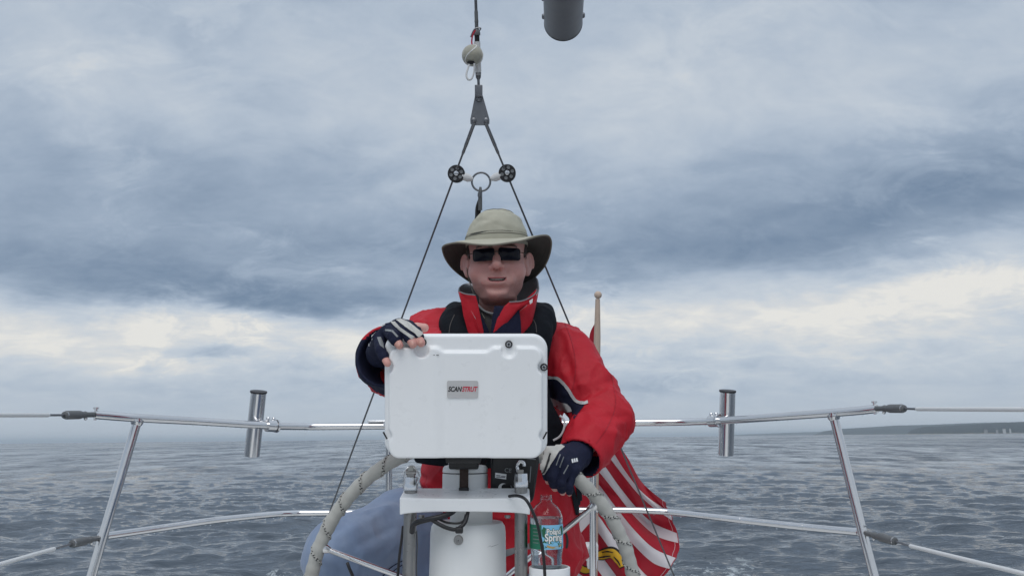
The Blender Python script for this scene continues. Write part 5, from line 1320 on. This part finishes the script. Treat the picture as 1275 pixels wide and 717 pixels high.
# ---- jacket
JF = Field(axis_grid((-.52, .37, .0058)), axis_grid((1.52, 2.62, .0064)), axis_grid((-.52, .36, .0058)))
JF.u(ell(P(622, 470, 2.26), (.205, .145, .20)))
JF.u(ell(P(626, 590, 2.26), (.228, .178, .19)), .06)
JF.u(ell(P(630, 680, 2.29), (.228, .180, .15)), .05)
JF.u(cap(SHR, SHL, .074), .05)
JF.u(cap(P(678, 600, 2.20), P(686, 686, 2.12), .085, .084), .04)
JF.u(cap(P(600, 405, 2.22), P(642, 405, 2.22), .078), .06)
RW, LW = RH['wrist'], LH['wrist']
cuffR = P(480, 443, 1.625); cuffL = P(722, 570, 1.900)
JF.u(cap(SHR, ELR, .084, .072), .045); JF.u(cap(ELR, P(484, 448, 1.70), .070, .066), .02); JF.u(cap(P(484, 448, 1.70), cuffR, .066, .0655), .01)
JF.u(cap(SHL, ELL_, .080, .073), .05); JF.u(cap(ELL_, cuffL, .072, .056), .02)
# the sleeve ends are open
def flat_cut(F, c, dirv, r):
    d = dirv / np.linalg.norm(dirv)
    def fn(X, Y, Z): return -((X - c[0]) * d[0] + (Y - c[1]) * d[1] + (Z - c[2]) * d[2])
    F.op((c - r, c + r, lambda X, Y, Z: np.maximum(fn(X, Y, Z), np.sqrt((X - c[0]) ** 2 + (Y - c[1]) ** 2 + (Z - c[2]) ** 2) - r)), 0, 's')
dR = cuffR - ELR; dR = dR / np.linalg.norm(dR); dR = dR * .6 + np.array([-.20, -.62, .10]); dR /= np.linalg.norm(dR)
flat_cut(JF, cuffR + dR * .004, dR, .10); JF.cut(cap(cuffR - dR * .11, cuffR + dR * .03, .054, .059), .004)
dL = cuffL - ELL_; dL /= np.linalg.norm(dL)
flat_cut(JF, cuffL + dL * .004, dL, .08); JF.cut(cap(cuffL - dL * .05, cuffL + dL * .03, .044, .049), .004)
JF.cut(cap(P(621, 380, 2.16), P(621, 440, 2.10), .058, .05), .02)      # open neck
JV, JQ = JF.mesh(); JV = relax(JV, JQ, 2, .5)
N = vnormals(JV, JQ)
def along(a, b_):
    u = b_ - a; L = np.linalg.norm(u); u = u / L; s = (JV - a) @ u; d = np.linalg.norm(JV - a - s[:, None] * u, axis=1); return s / L, d, L
disp = .0060 * fbm(JV * np.array([9, 9, 6]), 4) + .0022 * fbm(JV * 34, 3)
for a, b_, lo, hi, am, fr, sl in ((SHL, ELL_, .55, 1.10, .0032, 30, 2.4), (ELL_, cuffL, -.15, .9, .0036, 34, -2.6), (SHR, ELR, .4, 1.1, .006, 40, 1.0), (ELR, cuffR, -.1, .9, .003, 40, .8)):
    s, d, L = along(a, b_); w = np.clip((s - lo) / .2, 0, 1) * np.clip((hi - s) / .2, 0, 1) * np.clip((.13 - d) / .03, 0, 1)
    ph = s * L * fr * 2 + sl * 10 * (JV[:, 0] - a[0]) + 6.0 * fbm(JV * 7 + 3, 3)
    ridge = (1 - np.abs(np.sin(ph))) ** 1.6
    disp += am * w * (ridge - .35) * (.5 + .9 * np.clip(fbm(JV * 7 + 9, 2) + .5, 0, 1))
# long folds falling from the shoulder across the chest and arm
for (x0, y0, x1, y1, d_, am, wd_) in ((700, 395, 716, 455, 2.10, .007, .012), (716, 402, 742, 470, 2.12, .007, .012), (730, 425, 766, 500, 2.10, .006, .010), (715, 500, 770, 470, 2.03, -.008, .010), (720, 515, 785, 520, 2.0, -.007, .008), (727, 530, 780, 545, 1.98, .006, .010), (735, 548, 765, 575, 1.95, -.005, .008), (705, 440, 720, 490, 2.08, -.006, .010), (690, 440, 694, 470, 2.08, .004, .010), (528, 580, 545, 616, 2.10, .010, .012), (522, 590, 538, 600, 2.1, -.008, .008), (540, 575, 556, 612, 2.09, -.008, .010), (700, 615, 704, 690, 2.06, .008, .014), (720, 610, 724, 700, 2.1, -.007, .012), (690, 625, 686, 700, 2.05, -.007, .012), (655, 640, 650, 705, 2.05, .006, .012)):
    d0 = P(x0, y0, 1.0); d1 = P(x1, y1, 1.0)
    # distance of each point's bearing from the fold line, in metres at the cloth
    bx2 = JV[:, 0] / (JV @ CY) ; bz2 = (JV @ CZ) / (JV @ CY); A0 = np.array([d0[0], d0 @ CZ]); A1 = np.array([d1[0], d1 @ CZ]); ba = A1 - A0
    tt = np.clip(((bx2 - A0[0]) * ba[0] + (bz2 - A0[1]) * ba[1]) / (ba @ ba), 0, 1)
    dd = np.hypot(bx2 - A0[0] - tt * ba[0], bz2 - A0[1] - tt * ba[1]) * d_
    front = np.clip(-(N @ CY) * 2 + .3, 0, 1)
    disp += am * np.exp(-(dd / wd_) ** 2) * np.sin(np.pi * np.clip(tt * .9 + .05, 0, 1)) * front
rn = fbm(JV * np.array([8, 8, 5.0]) + 40, 2) * 1.8; rn2 = fbm(JV * np.array([17, 17, 12.0]) + 70, 2) * 1.8
disp += .0115 * ((1 - np.minimum(np.abs(rn), 1)) ** 5 - .22) + .0060 * ((1 - np.minimum(np.abs(rn2), 1)) ** 5 - .22)
keep = np.clip(np.minimum(np.linalg.norm(JV - cuffR, axis=1) - .07, np.linalg.norm(JV - cuffL, axis=1) - .055) / .03, .12, 1)
JV2 = JV + N * (disp * keep)[:, None]
# navy sleeve end on his right arm: by face
sC = (JV2 - cuffR) @ dR
fc = sC[JQ].mean(1); near = np.linalg.norm(JV2[JQ].mean(1) - cuffR, axis=1) < .13
cen = JV2[JQ].mean(1); rad = np.linalg.norm(cen - cuffR - fc[:, None] * dR, axis=1)
low_side = ((cen - cuffR) @ UP) + .35 * ((cen - cuffR) @ CX) < .020
mi = np.where(near & (fc > -.10) & ((rad < .0605) | (low_side & (fc > -.075))), 1, 0)
fl = (cen - cuffL) @ dL; nl_ = np.linalg.norm(cen - cuffL, axis=1) < .10; rl = np.linalg.norm(cen - cuffL - fl[:, None] * dL, axis=1)
mi = np.where(nl_ & (fl > -.06) & (rl < .0505), 1, mi)
jacket = raw_mesh('jacket', JV2, JQ, [MT['red'], MT['navy']], mi, man, 180)
JB = bvh_of(JV2, JQ)
def jp(name, poly, mt, off=.0015, step=2.4, thick=.003): return patch(name, poly, JB, MT[mt], jacket, off, step, thick)
jp('navy_panel', [(676, 471), (690, 471), (697, 473), (706, 483), (713, 494), (719, 501), (729, 502), (726, 507), (719, 516), (715, 522), (711, 509), (706, 504), (697, 501), (690, 496), (676, 493)], 'navy', .0014)
def strip(line, w): return ribbon(line, [w, w, w, w])
for ln_ in ([(674, 470), (690, 470), (697, 472.5), (706, 482), (713, 493), (719, 500), (726, 502), (732, 500.5)],): jp('piping', strip(ln_, 1.9), 'piping', .003, 1.8, .003)
jp('piping', [(676, 493), (684, 493), (692, 497), (700, 501), (707, 503), (711, 507), (713, 512), (707, 513), (698, 510), (688, 503), (676, 498)], 'piping', .0025, 2.0, .003)
jp('cuff_edge', strip([(704, 544.5), (712, 553), (718, 566), (722, 582), (722.5, 596)], 1.1), 'red', .0025, 1.6, .003)
jp('cuff_lining', [(723, 597), (736, 594), (748, 588), (758, 580), (759, 583), (750, 591), (738, 597), (726, 600)], 'navy', .0012, 2.0, .003)
jp('sleeve_seam', strip([(700, 394), (710, 420), (716, 446), (716, 470), (711, 489)], .45), 'flagred', .0010, 1.5, .0016)
jp('sleeve_seam', strip([(757, 452), (764, 480), (766, 505), (757, 530), (742, 552)], .4), 'flagred', .0010, 1.5, .0016)
jp('reflective_strap', [(612, 692), (630, 684), (660, 676), (660, 683), (630, 692), (612, 700)], 'inkgrey', .002, 2.2, .003)
for nm, poly in (('crotch_strap', [(707.5, 603), (713, 603), (722, 640), (716, 641)]), ('crotch_strap', [(716, 604), (723, 604), (724.5, 640), (719.5, 641)])): jp(nm, poly, 'pfd', .003, 2.2, .004)
jp('pocket_zip', strip([(703, 660), (706, 672), (705, 682)], 1.3), 'black', .002, 1.6, .002)

# ---- collar
sta = [((606, 432, 2.025), (592, 397, 2.012)), ((593, 428, 2.035), (575, 367, 2.040)), ((593, 413, 2.095), (570.5, 362, 2.15)), ((603, 402, 2.16), (579, 353, 2.27)), ((622, 394, 2.24), (622, 349, 2.34)),
       ((640, 402, 2.16), (663, 343, 2.27)), ((650, 413, 2.095), (671, 358, 2.15)), ((655, 428, 2.035), (665.5, 371, 2.035)), ((630, 434, 2.02), (640, 393, 2.008)), ((622, 438, 2.018), (628, 402, 2.008))]
lo = crom(PP([a for a, b_ in sta]), 8); hi = crom(PP([b_ for a, b_ in sta]), 8); n = len(lo); nv = 8
cen = P(621, 390, 2.15)
V = []; 
for lay in (0, 1):
    for i in range(n):
        outw = (lo[i] + hi[i]) / 2 - cen; outw[2] = 0; outw /= np.linalg.norm(outw) + 1e-9
        for j in range(nv):
            f = j / (nv - 1); q = lo[i] + (hi[i] - lo[i]) * f + outw * (.010 * math.sin(f * math.pi) * .6)
            V.append(q - outw * (.0085 if lay else 0) * (1 - .5 * f ** 4))
V = np.array(V); V = V + np.stack([.0022 * fbm(V * 40, 3), .0022 * fbm(V * 40 + 5, 3), .0015 * fbm(V * 40 + 9, 3)], 1)
Fc = []; mi = []
for lay in (0, 1):
    for i in range(n - 1):
        for j in range(nv - 1):
            a = lay * n * nv + i * nv + j; Fc.append([a, a + nv, a + nv + 1, a + 1]); mi.append(0 if lay == 0 else 1)
o_ = n * nv
for i in range(n - 1): Fc.append([i * nv + nv - 1, (i + 1) * nv + nv - 1, o_ + (i + 1) * nv + nv - 1, o_ + i * nv + nv - 1]); mi.append(1)
for i in (0, n - 1):
    for j in range(nv - 1): Fc.append([i * nv + j, i * nv + j + 1, o_ + i * nv + j + 1, o_ + i * nv + j]); mi.append(0)
col_ = raw_mesh('collar', V, Fc, [MT['red'], MT['fleece']], mi, man, 180)
def flap(name, poly, d, mt, bulge=.006, par=None, thick=.006):
    pl = np.array(poly, float); cpx = pl.mean(0); V = []; n = len(pl); rr = (0.0, .4, .75, 1.0)
    for f in rr[1:]: V += [P(*(cpx + (q - cpx) * f), d + (dd[2] if len(dd) > 2 else 0) * 0 - bulge * (1 - f * f)) for q, dd in zip(pl, poly)]
    V.append(P(*cpx, d - bulge)); Fc = [[3 * n, k, (k + 1) % n] for k in range(n)] + [[r * n + k, r * n + (k + 1) % n, (r + 1) * n + (k + 1) % n, (r + 1) * n + k] for r in range(2) for k in range(n)]
    N_ = len(V); V2 = [np.array(v) + CY * thick for v in V]; Fc2 = [[i + N_ for i in f] for f in Fc] + [[2 * n + k, 2 * n + (k + 1) % n, N_ + 2 * n + (k + 1) % n, N_ + 2 * n + k] for k in range(n)]
    return raw_mesh(name, V + V2, Fc + Fc2, [MT[mt]], None, par or man, 60)
flap('shirt', [(590, 376), (596, 380), (604, 388), (616, 390.5), (626, 388), (634, 384), (645, 380), (645, 440), (590, 440)], 2.070, 'shirt', .012)
MB().tube(crom(PP([(594, 378.5, 2.062), (603, 387, 2.056), (615, 390.5, 2.052), (626, 388, 2.055), (636, 383, 2.062)]), 6), .0028, 8).build('shirt_neckband', MT['inkgrey'], man)
flap('placket_lining', [(589, 376), (594, 384), (601, 396), (608, 410), (612, 424), (608, 440), (598, 440), (596, 415), (591, 396)], 2.030, 'navy', .004, jacket)
flap('collar_lapel', [(572.5, 364), (580, 366), (592, 367.5), (595, 378), (598.5, 396), (602, 412), (602, 440), (590, 440), (584, 418), (577, 393)], 2.022, 'red', .006, col_)
flap('placket', [(615.5, 381), (624, 380.5), (632, 382), (646.5, 386), (648.5, 400), (650, 440), (608, 440), (611, 412), (613, 395)], 2.000, 'navy', .007, jacket)
flap('collar_lapel', [(668, 360), (667.5, 371), (663, 377), (655, 380), (645, 386), (630, 404), (614, 414), (619, 397), (628, 381), (634, 376), (648, 375), (658, 371.5)], 1.995, 'red', .006, col_)
MB().tube(crom(PP([(592, 367.5, 2.014), (580, 366, 2.016), (573, 363.5, 2.024)]), 5), .0016, 6).build('collar_piping', MT['inkgrey'], col_)
MB().tube(crom(PP([(634, 376, 1.990), (648, 375, 1.990), (658, 371.5, 1.990), (666, 366, 1.994), (668.3, 360, 1.998)]), 5), .0016, 6).build('collar_piping', MT['inkgrey'], col_)
flap('size_tag', [(659, 374.5), (663.5, 371.5), (663, 376.5), (660, 379)], 1.984, 'inkwhite', .0005, col_, .001)

# ---- lifejacket: a folded bladder round the neck and down the chest, with a belt
PF = Field(axis_grid((-.26, .20, .0050)), axis_grid((1.88, 2.45, .0055)), axis_grid((-.14, .43, .0050)))
hp = crom(PP([(590, 560, 2.03), (578, 500, 2.035), (572, 440, 2.045), (571, 414, 2.075), (568, 397, 2.16), (573, 387, 2.33), (622, 382, 2.43), (672, 387, 2.33), (673, 397, 2.16), (666, 414, 2.07), (658, 455, 2.035), (664, 500, 2.02), (686, 548, 2.03)]), 5)
wv = np.concatenate([np.full(18, .046), np.linspace(.046, .028, 7), np.full(11, .024), np.linspace(.028, .046, 7), np.full(40, .046)])
for i in range(len(hp) - 1): PF.u(cap(hp[i], hp[i + 1], wv[i], wv[i + 1]), .006)
V, Q = PF.mesh(); V = relax(V, Q, 1, .5); nn_ = vnormals(V, Q)
V = V + nn_ * (.0050 * fbm(V * np.array([22, 22, 10]), 3) + .002 * fbm(V * 60, 2))[:, None]
pfd = raw_mesh('lifejacket', V, Q, [MT['pfd']], None, man, 180); PFB = bvh_of(V, Q)
for nm, line, w in (('seam', [(664, 398), (667, 404), (668, 414)], .5), ('seam', [(566, 392), (561, 404), (559, 418)], .5)): patch(nm, strip(line, w), PFB, MT['shirt'], pfd, .001, 1.4, .0015)
MB().tube(crom(PP([(697, 517, 1.975), (702.5, 523, 1.97), (702, 534, 1.965), (697, 543, 1.965), (689, 548, 1.97)]), 6), .0026, 10, squash=(1, .5)).build('grab_line', MT['piping'], pfd)
MB().tube(crom(PP([(556, 572, 2.00), (561, 573, 1.99), (563, 580, 1.985), (560, 590, 1.985)]), 6), .005, 10, squash=(1, .5)).build('buckle_strap', MT['piping'], pfd)
bl = crom(PP([(520, 562, 2.15), (545, 565, 2.075), (590, 568, 2.045), (640, 566, 2.045), (690, 555, 2.06), (716, 545, 2.12), (728, 540, 2.2)]), 6)
MB().tube(bl, .030, 16, squash=(1.0, .42)).build('belt', MT['pfd'], pfd)

# ---- jeans
GF = Field(axis_grid((-.62, .34, .009)), axis_grid((1.78, 2.64, .009)), axis_grid((-.97, -.02, .009)))
GF.u(ell(P(626, 690, 2.38), (.20, .17, .13)))
GF.u(cap(P(575, 650, 2.36), P(500, 661, 2.16), .118, .101), .04); GF.u(cap(P(500, 662, 2.16), P(428, 692, 1.985), .103, .089), .04); GF.u(cap(P(428, 692, 1.985), P(414, 930, 2.03), .089, .066), .03); GF.u(cap(P(560, 720, 2.26), P(470, 730, 2.08), .11, .085), .05)
GF.u(cap(HIPL, KNL, .095, .085), .04); GF.u(cap(KNL, ANL, .086, .066), .03)
V, Q = GF.mesh(); V = relax(V, Q, 2, .5); nn_ = vnormals(V, Q)
V = V + nn_ * (.004 * fbm(V * np.array([7, 7, 9]), 3) + .016 * (1 - np.minimum(1, np.abs(1.8 * fbm(V * np.array([5, 5, 7]) + 31, 2)))) ** 6 * .4 + .005 * (1 - np.minimum(1, np.abs(1.8 * fbm(V * np.array([15, 13, 17]) + 51, 2)))) ** 4 + .002 * fbm(V * 30, 2))[:, None]
bxj, bzj = V[:, 0] / (V @ CY), (V @ CZ) / (V @ CY)
for (x0, y0, x1, y1, am, wd_) in ((500, 622, 418, 672, .006, .012), (506, 650, 430, 684, -.006, .010), (500, 672, 412, 700, .005, .012), (398, 668, 446, 646, -.004, .008), (470, 700, 505, 664, .006, .010), (395, 690, 440, 712, .005, .010), (520, 640, 470, 626, .005, .012)):
    A0 = np.array([P(x0, y0, 1.0)[0], P(x0, y0, 1.0) @ CZ]); A1 = np.array([P(x1, y1, 1.0)[0], P(x1, y1, 1.0) @ CZ]); ba = A1 - A0
    tt = np.clip(((bxj - A0[0]) * ba[0] + (bzj - A0[1]) * ba[1]) / (ba @ ba), 0, 1)
    dd = np.hypot(bxj - A0[0] - tt * ba[0], bzj - A0[1] - tt * ba[1]) * 2.0
    V = V + nn_ * (am * np.exp(-(dd / wd_) ** 2) * np.sin(np.pi * np.clip(tt * .9 + .05, 0, 1)) * np.clip(-(nn_ @ CY) * 2 + .4, 0, 1))[:, None]
jeans = raw_mesh('jeans', V, Q, [MT['denim']], None, man, 180); GB = bvh_of(V, Q)
for ln_ in ([(476, 717), (486, 706), (500, 698), (506, 696)], [(480, 722), (490, 710), (502, 702), (508, 700)]): patch('stitching', strip(ln_, .6), GB, MT['navy'], jeans, .0012, 1.4, .0015)
mb = MB()
for a_ in (ANR, ANL):
    mb = MB(); mb.ball(a_ + np.array([0, -.09, -.045]), (.048, .135, .042), seg=20, rings=12); mb.lathe([(.05, -.04), (.056, .05), (.05, .055)], a_, UP, 20); mb.build('shoe', MT['gel2'], man)

# ---- gloves
for h, nm in ((RH, 'r'), (LH, 'l')):
    lo_ = np.minimum.reduce([h['mcp'].min(0), h['tip'].min(0), h['thumb'].min(0), h['wrist']]) - .04; hi_ = np.maximum.reduce([h['mcp'].max(0), h['tip'].max(0), h['thumb'].max(0), h['wrist']]) + .04
    G = Field(*[axis_grid((lo_[k], hi_[k], .0019)) for k in range(3)])
    hand(G, h, ex=.0020, k=.010, upto=.48 if nm == 'r' else .62, thumb_to=.12 if nm == 'r' else .9)
    fa = ELR if nm == 'r' else ELL_; u = (h['wrist'] - fa) / np.linalg.norm(h['wrist'] - fa)
    G.u(cap(h['wrist'] - u * .03, h['wrist'], .0305), .01)
    V, Q = G.mesh(); V = relax(V, Q, 1, .4); nn_ = vnormals(V, Q)
    V = V + nn_ * (.0016 * fbm(V * 70, 3) + .0008 * fbm(V * 180, 2))[:, None]
    gl_ = raw_mesh('glove', V, Q, [MT['navy']], None, man, 180); GLB = bvh_of(V, Q)
    def gp(name, poly, mt, off=.0012): return patch(name, poly, GLB, MT[mt], gl_, off, 1.6, .0025)
    if nm == 'r':
        gp('pale_panel', [(493, 398.5), (499, 397.5), (510, 402), (527, 415.5), (521.5, 420), (514, 414.5), (503, 406)], 'glovewhite', .0018)
        gp('pale_stripe', [(485.5, 400.5), (492, 400.5), (498, 407), (507, 413.5), (516, 419.5), (512.5, 422.5), (505, 416.5), (496, 410)], 'glovewhite', .0012)
        for pl_ in ([(459, 431), (461, 419), (469, 409), (479, 403), (480, 404.3), (470, 411), (463, 420), (461, 431)], [(480, 410), (489, 411), (496, 419), (494, 420), (488, 413.5), (480, 412)], [(469.5, 420), (474, 419.5), (477, 427), (478, 434), (473, 430)], [(461, 423), (465, 421), (463, 426)]): gp('grey_print', pl_, 'inkgrey' if len(pl_) != 8 else 'piping', .001)
    else:
        gp('pale_panel', [(684, 550), (697, 552.5), (703, 556), (696, 562), (687, 577), (678, 590), (669, 592), (671, 575), (676, 560)], 'glovewhite', .0016)
        gp('grey_print', [(684.5, 563.5), (686.5, 564.5), (684, 573), (678, 588), (676, 588), (681, 574)], 'ink', .003)
        for pl_ in ([(697, 565), (698, 566), (693, 579), (692, 579)], [(707, 578), (708, 579), (702, 590), (701, 589)], [(701, 568), (702, 569), (697, 582), (696, 581)]): gp('grey_print', pl_, 'inkgrey', .001)
        for k in range(3): gp('white_print', [(711 + k * 2.7, 571.6 + k * -.6), (713 + k * 2.7, 570.8 + k * -.6), (714 + k * 2.7, 575.4 + k * -.6), (712 + k * 2.7, 576.2 + k * -.6)], 'inkwhite', .001)
HAZE = 6.5e-5
# ---- damp sea air
mb = None
hz = bpy.data.materials.new('damp sea air'); hz.use_nodes = True; hz.node_tree.nodes.clear()
tt = NT(hz.node_tree); vo = tt.node('ShaderNodeVolumePrincipled'); vo.inputs['Density'].default_value = HAZE
vo.inputs['Color'].default_value = (.80, .91, 1.0, 1)
tt.l.new(vo.outputs[0], tt.node('ShaderNodeOutputMaterial').inputs['Volume'])
X, Z0, Z1 = 70000.0, -3.0, 125.0
V = [(x, y, z) for x in (-X, X) for y in (-X, X) for z in (Z0, Z1)]
o = raw_mesh('haze', V, [[0, 1, 3, 2], [4, 6, 7, 5], [0, 4, 5, 1], [2, 3, 7, 6], [0, 2, 6, 4], [1, 5, 7, 3]], [hz], None, None, 0, True)
o['kind'] = 'stuff'
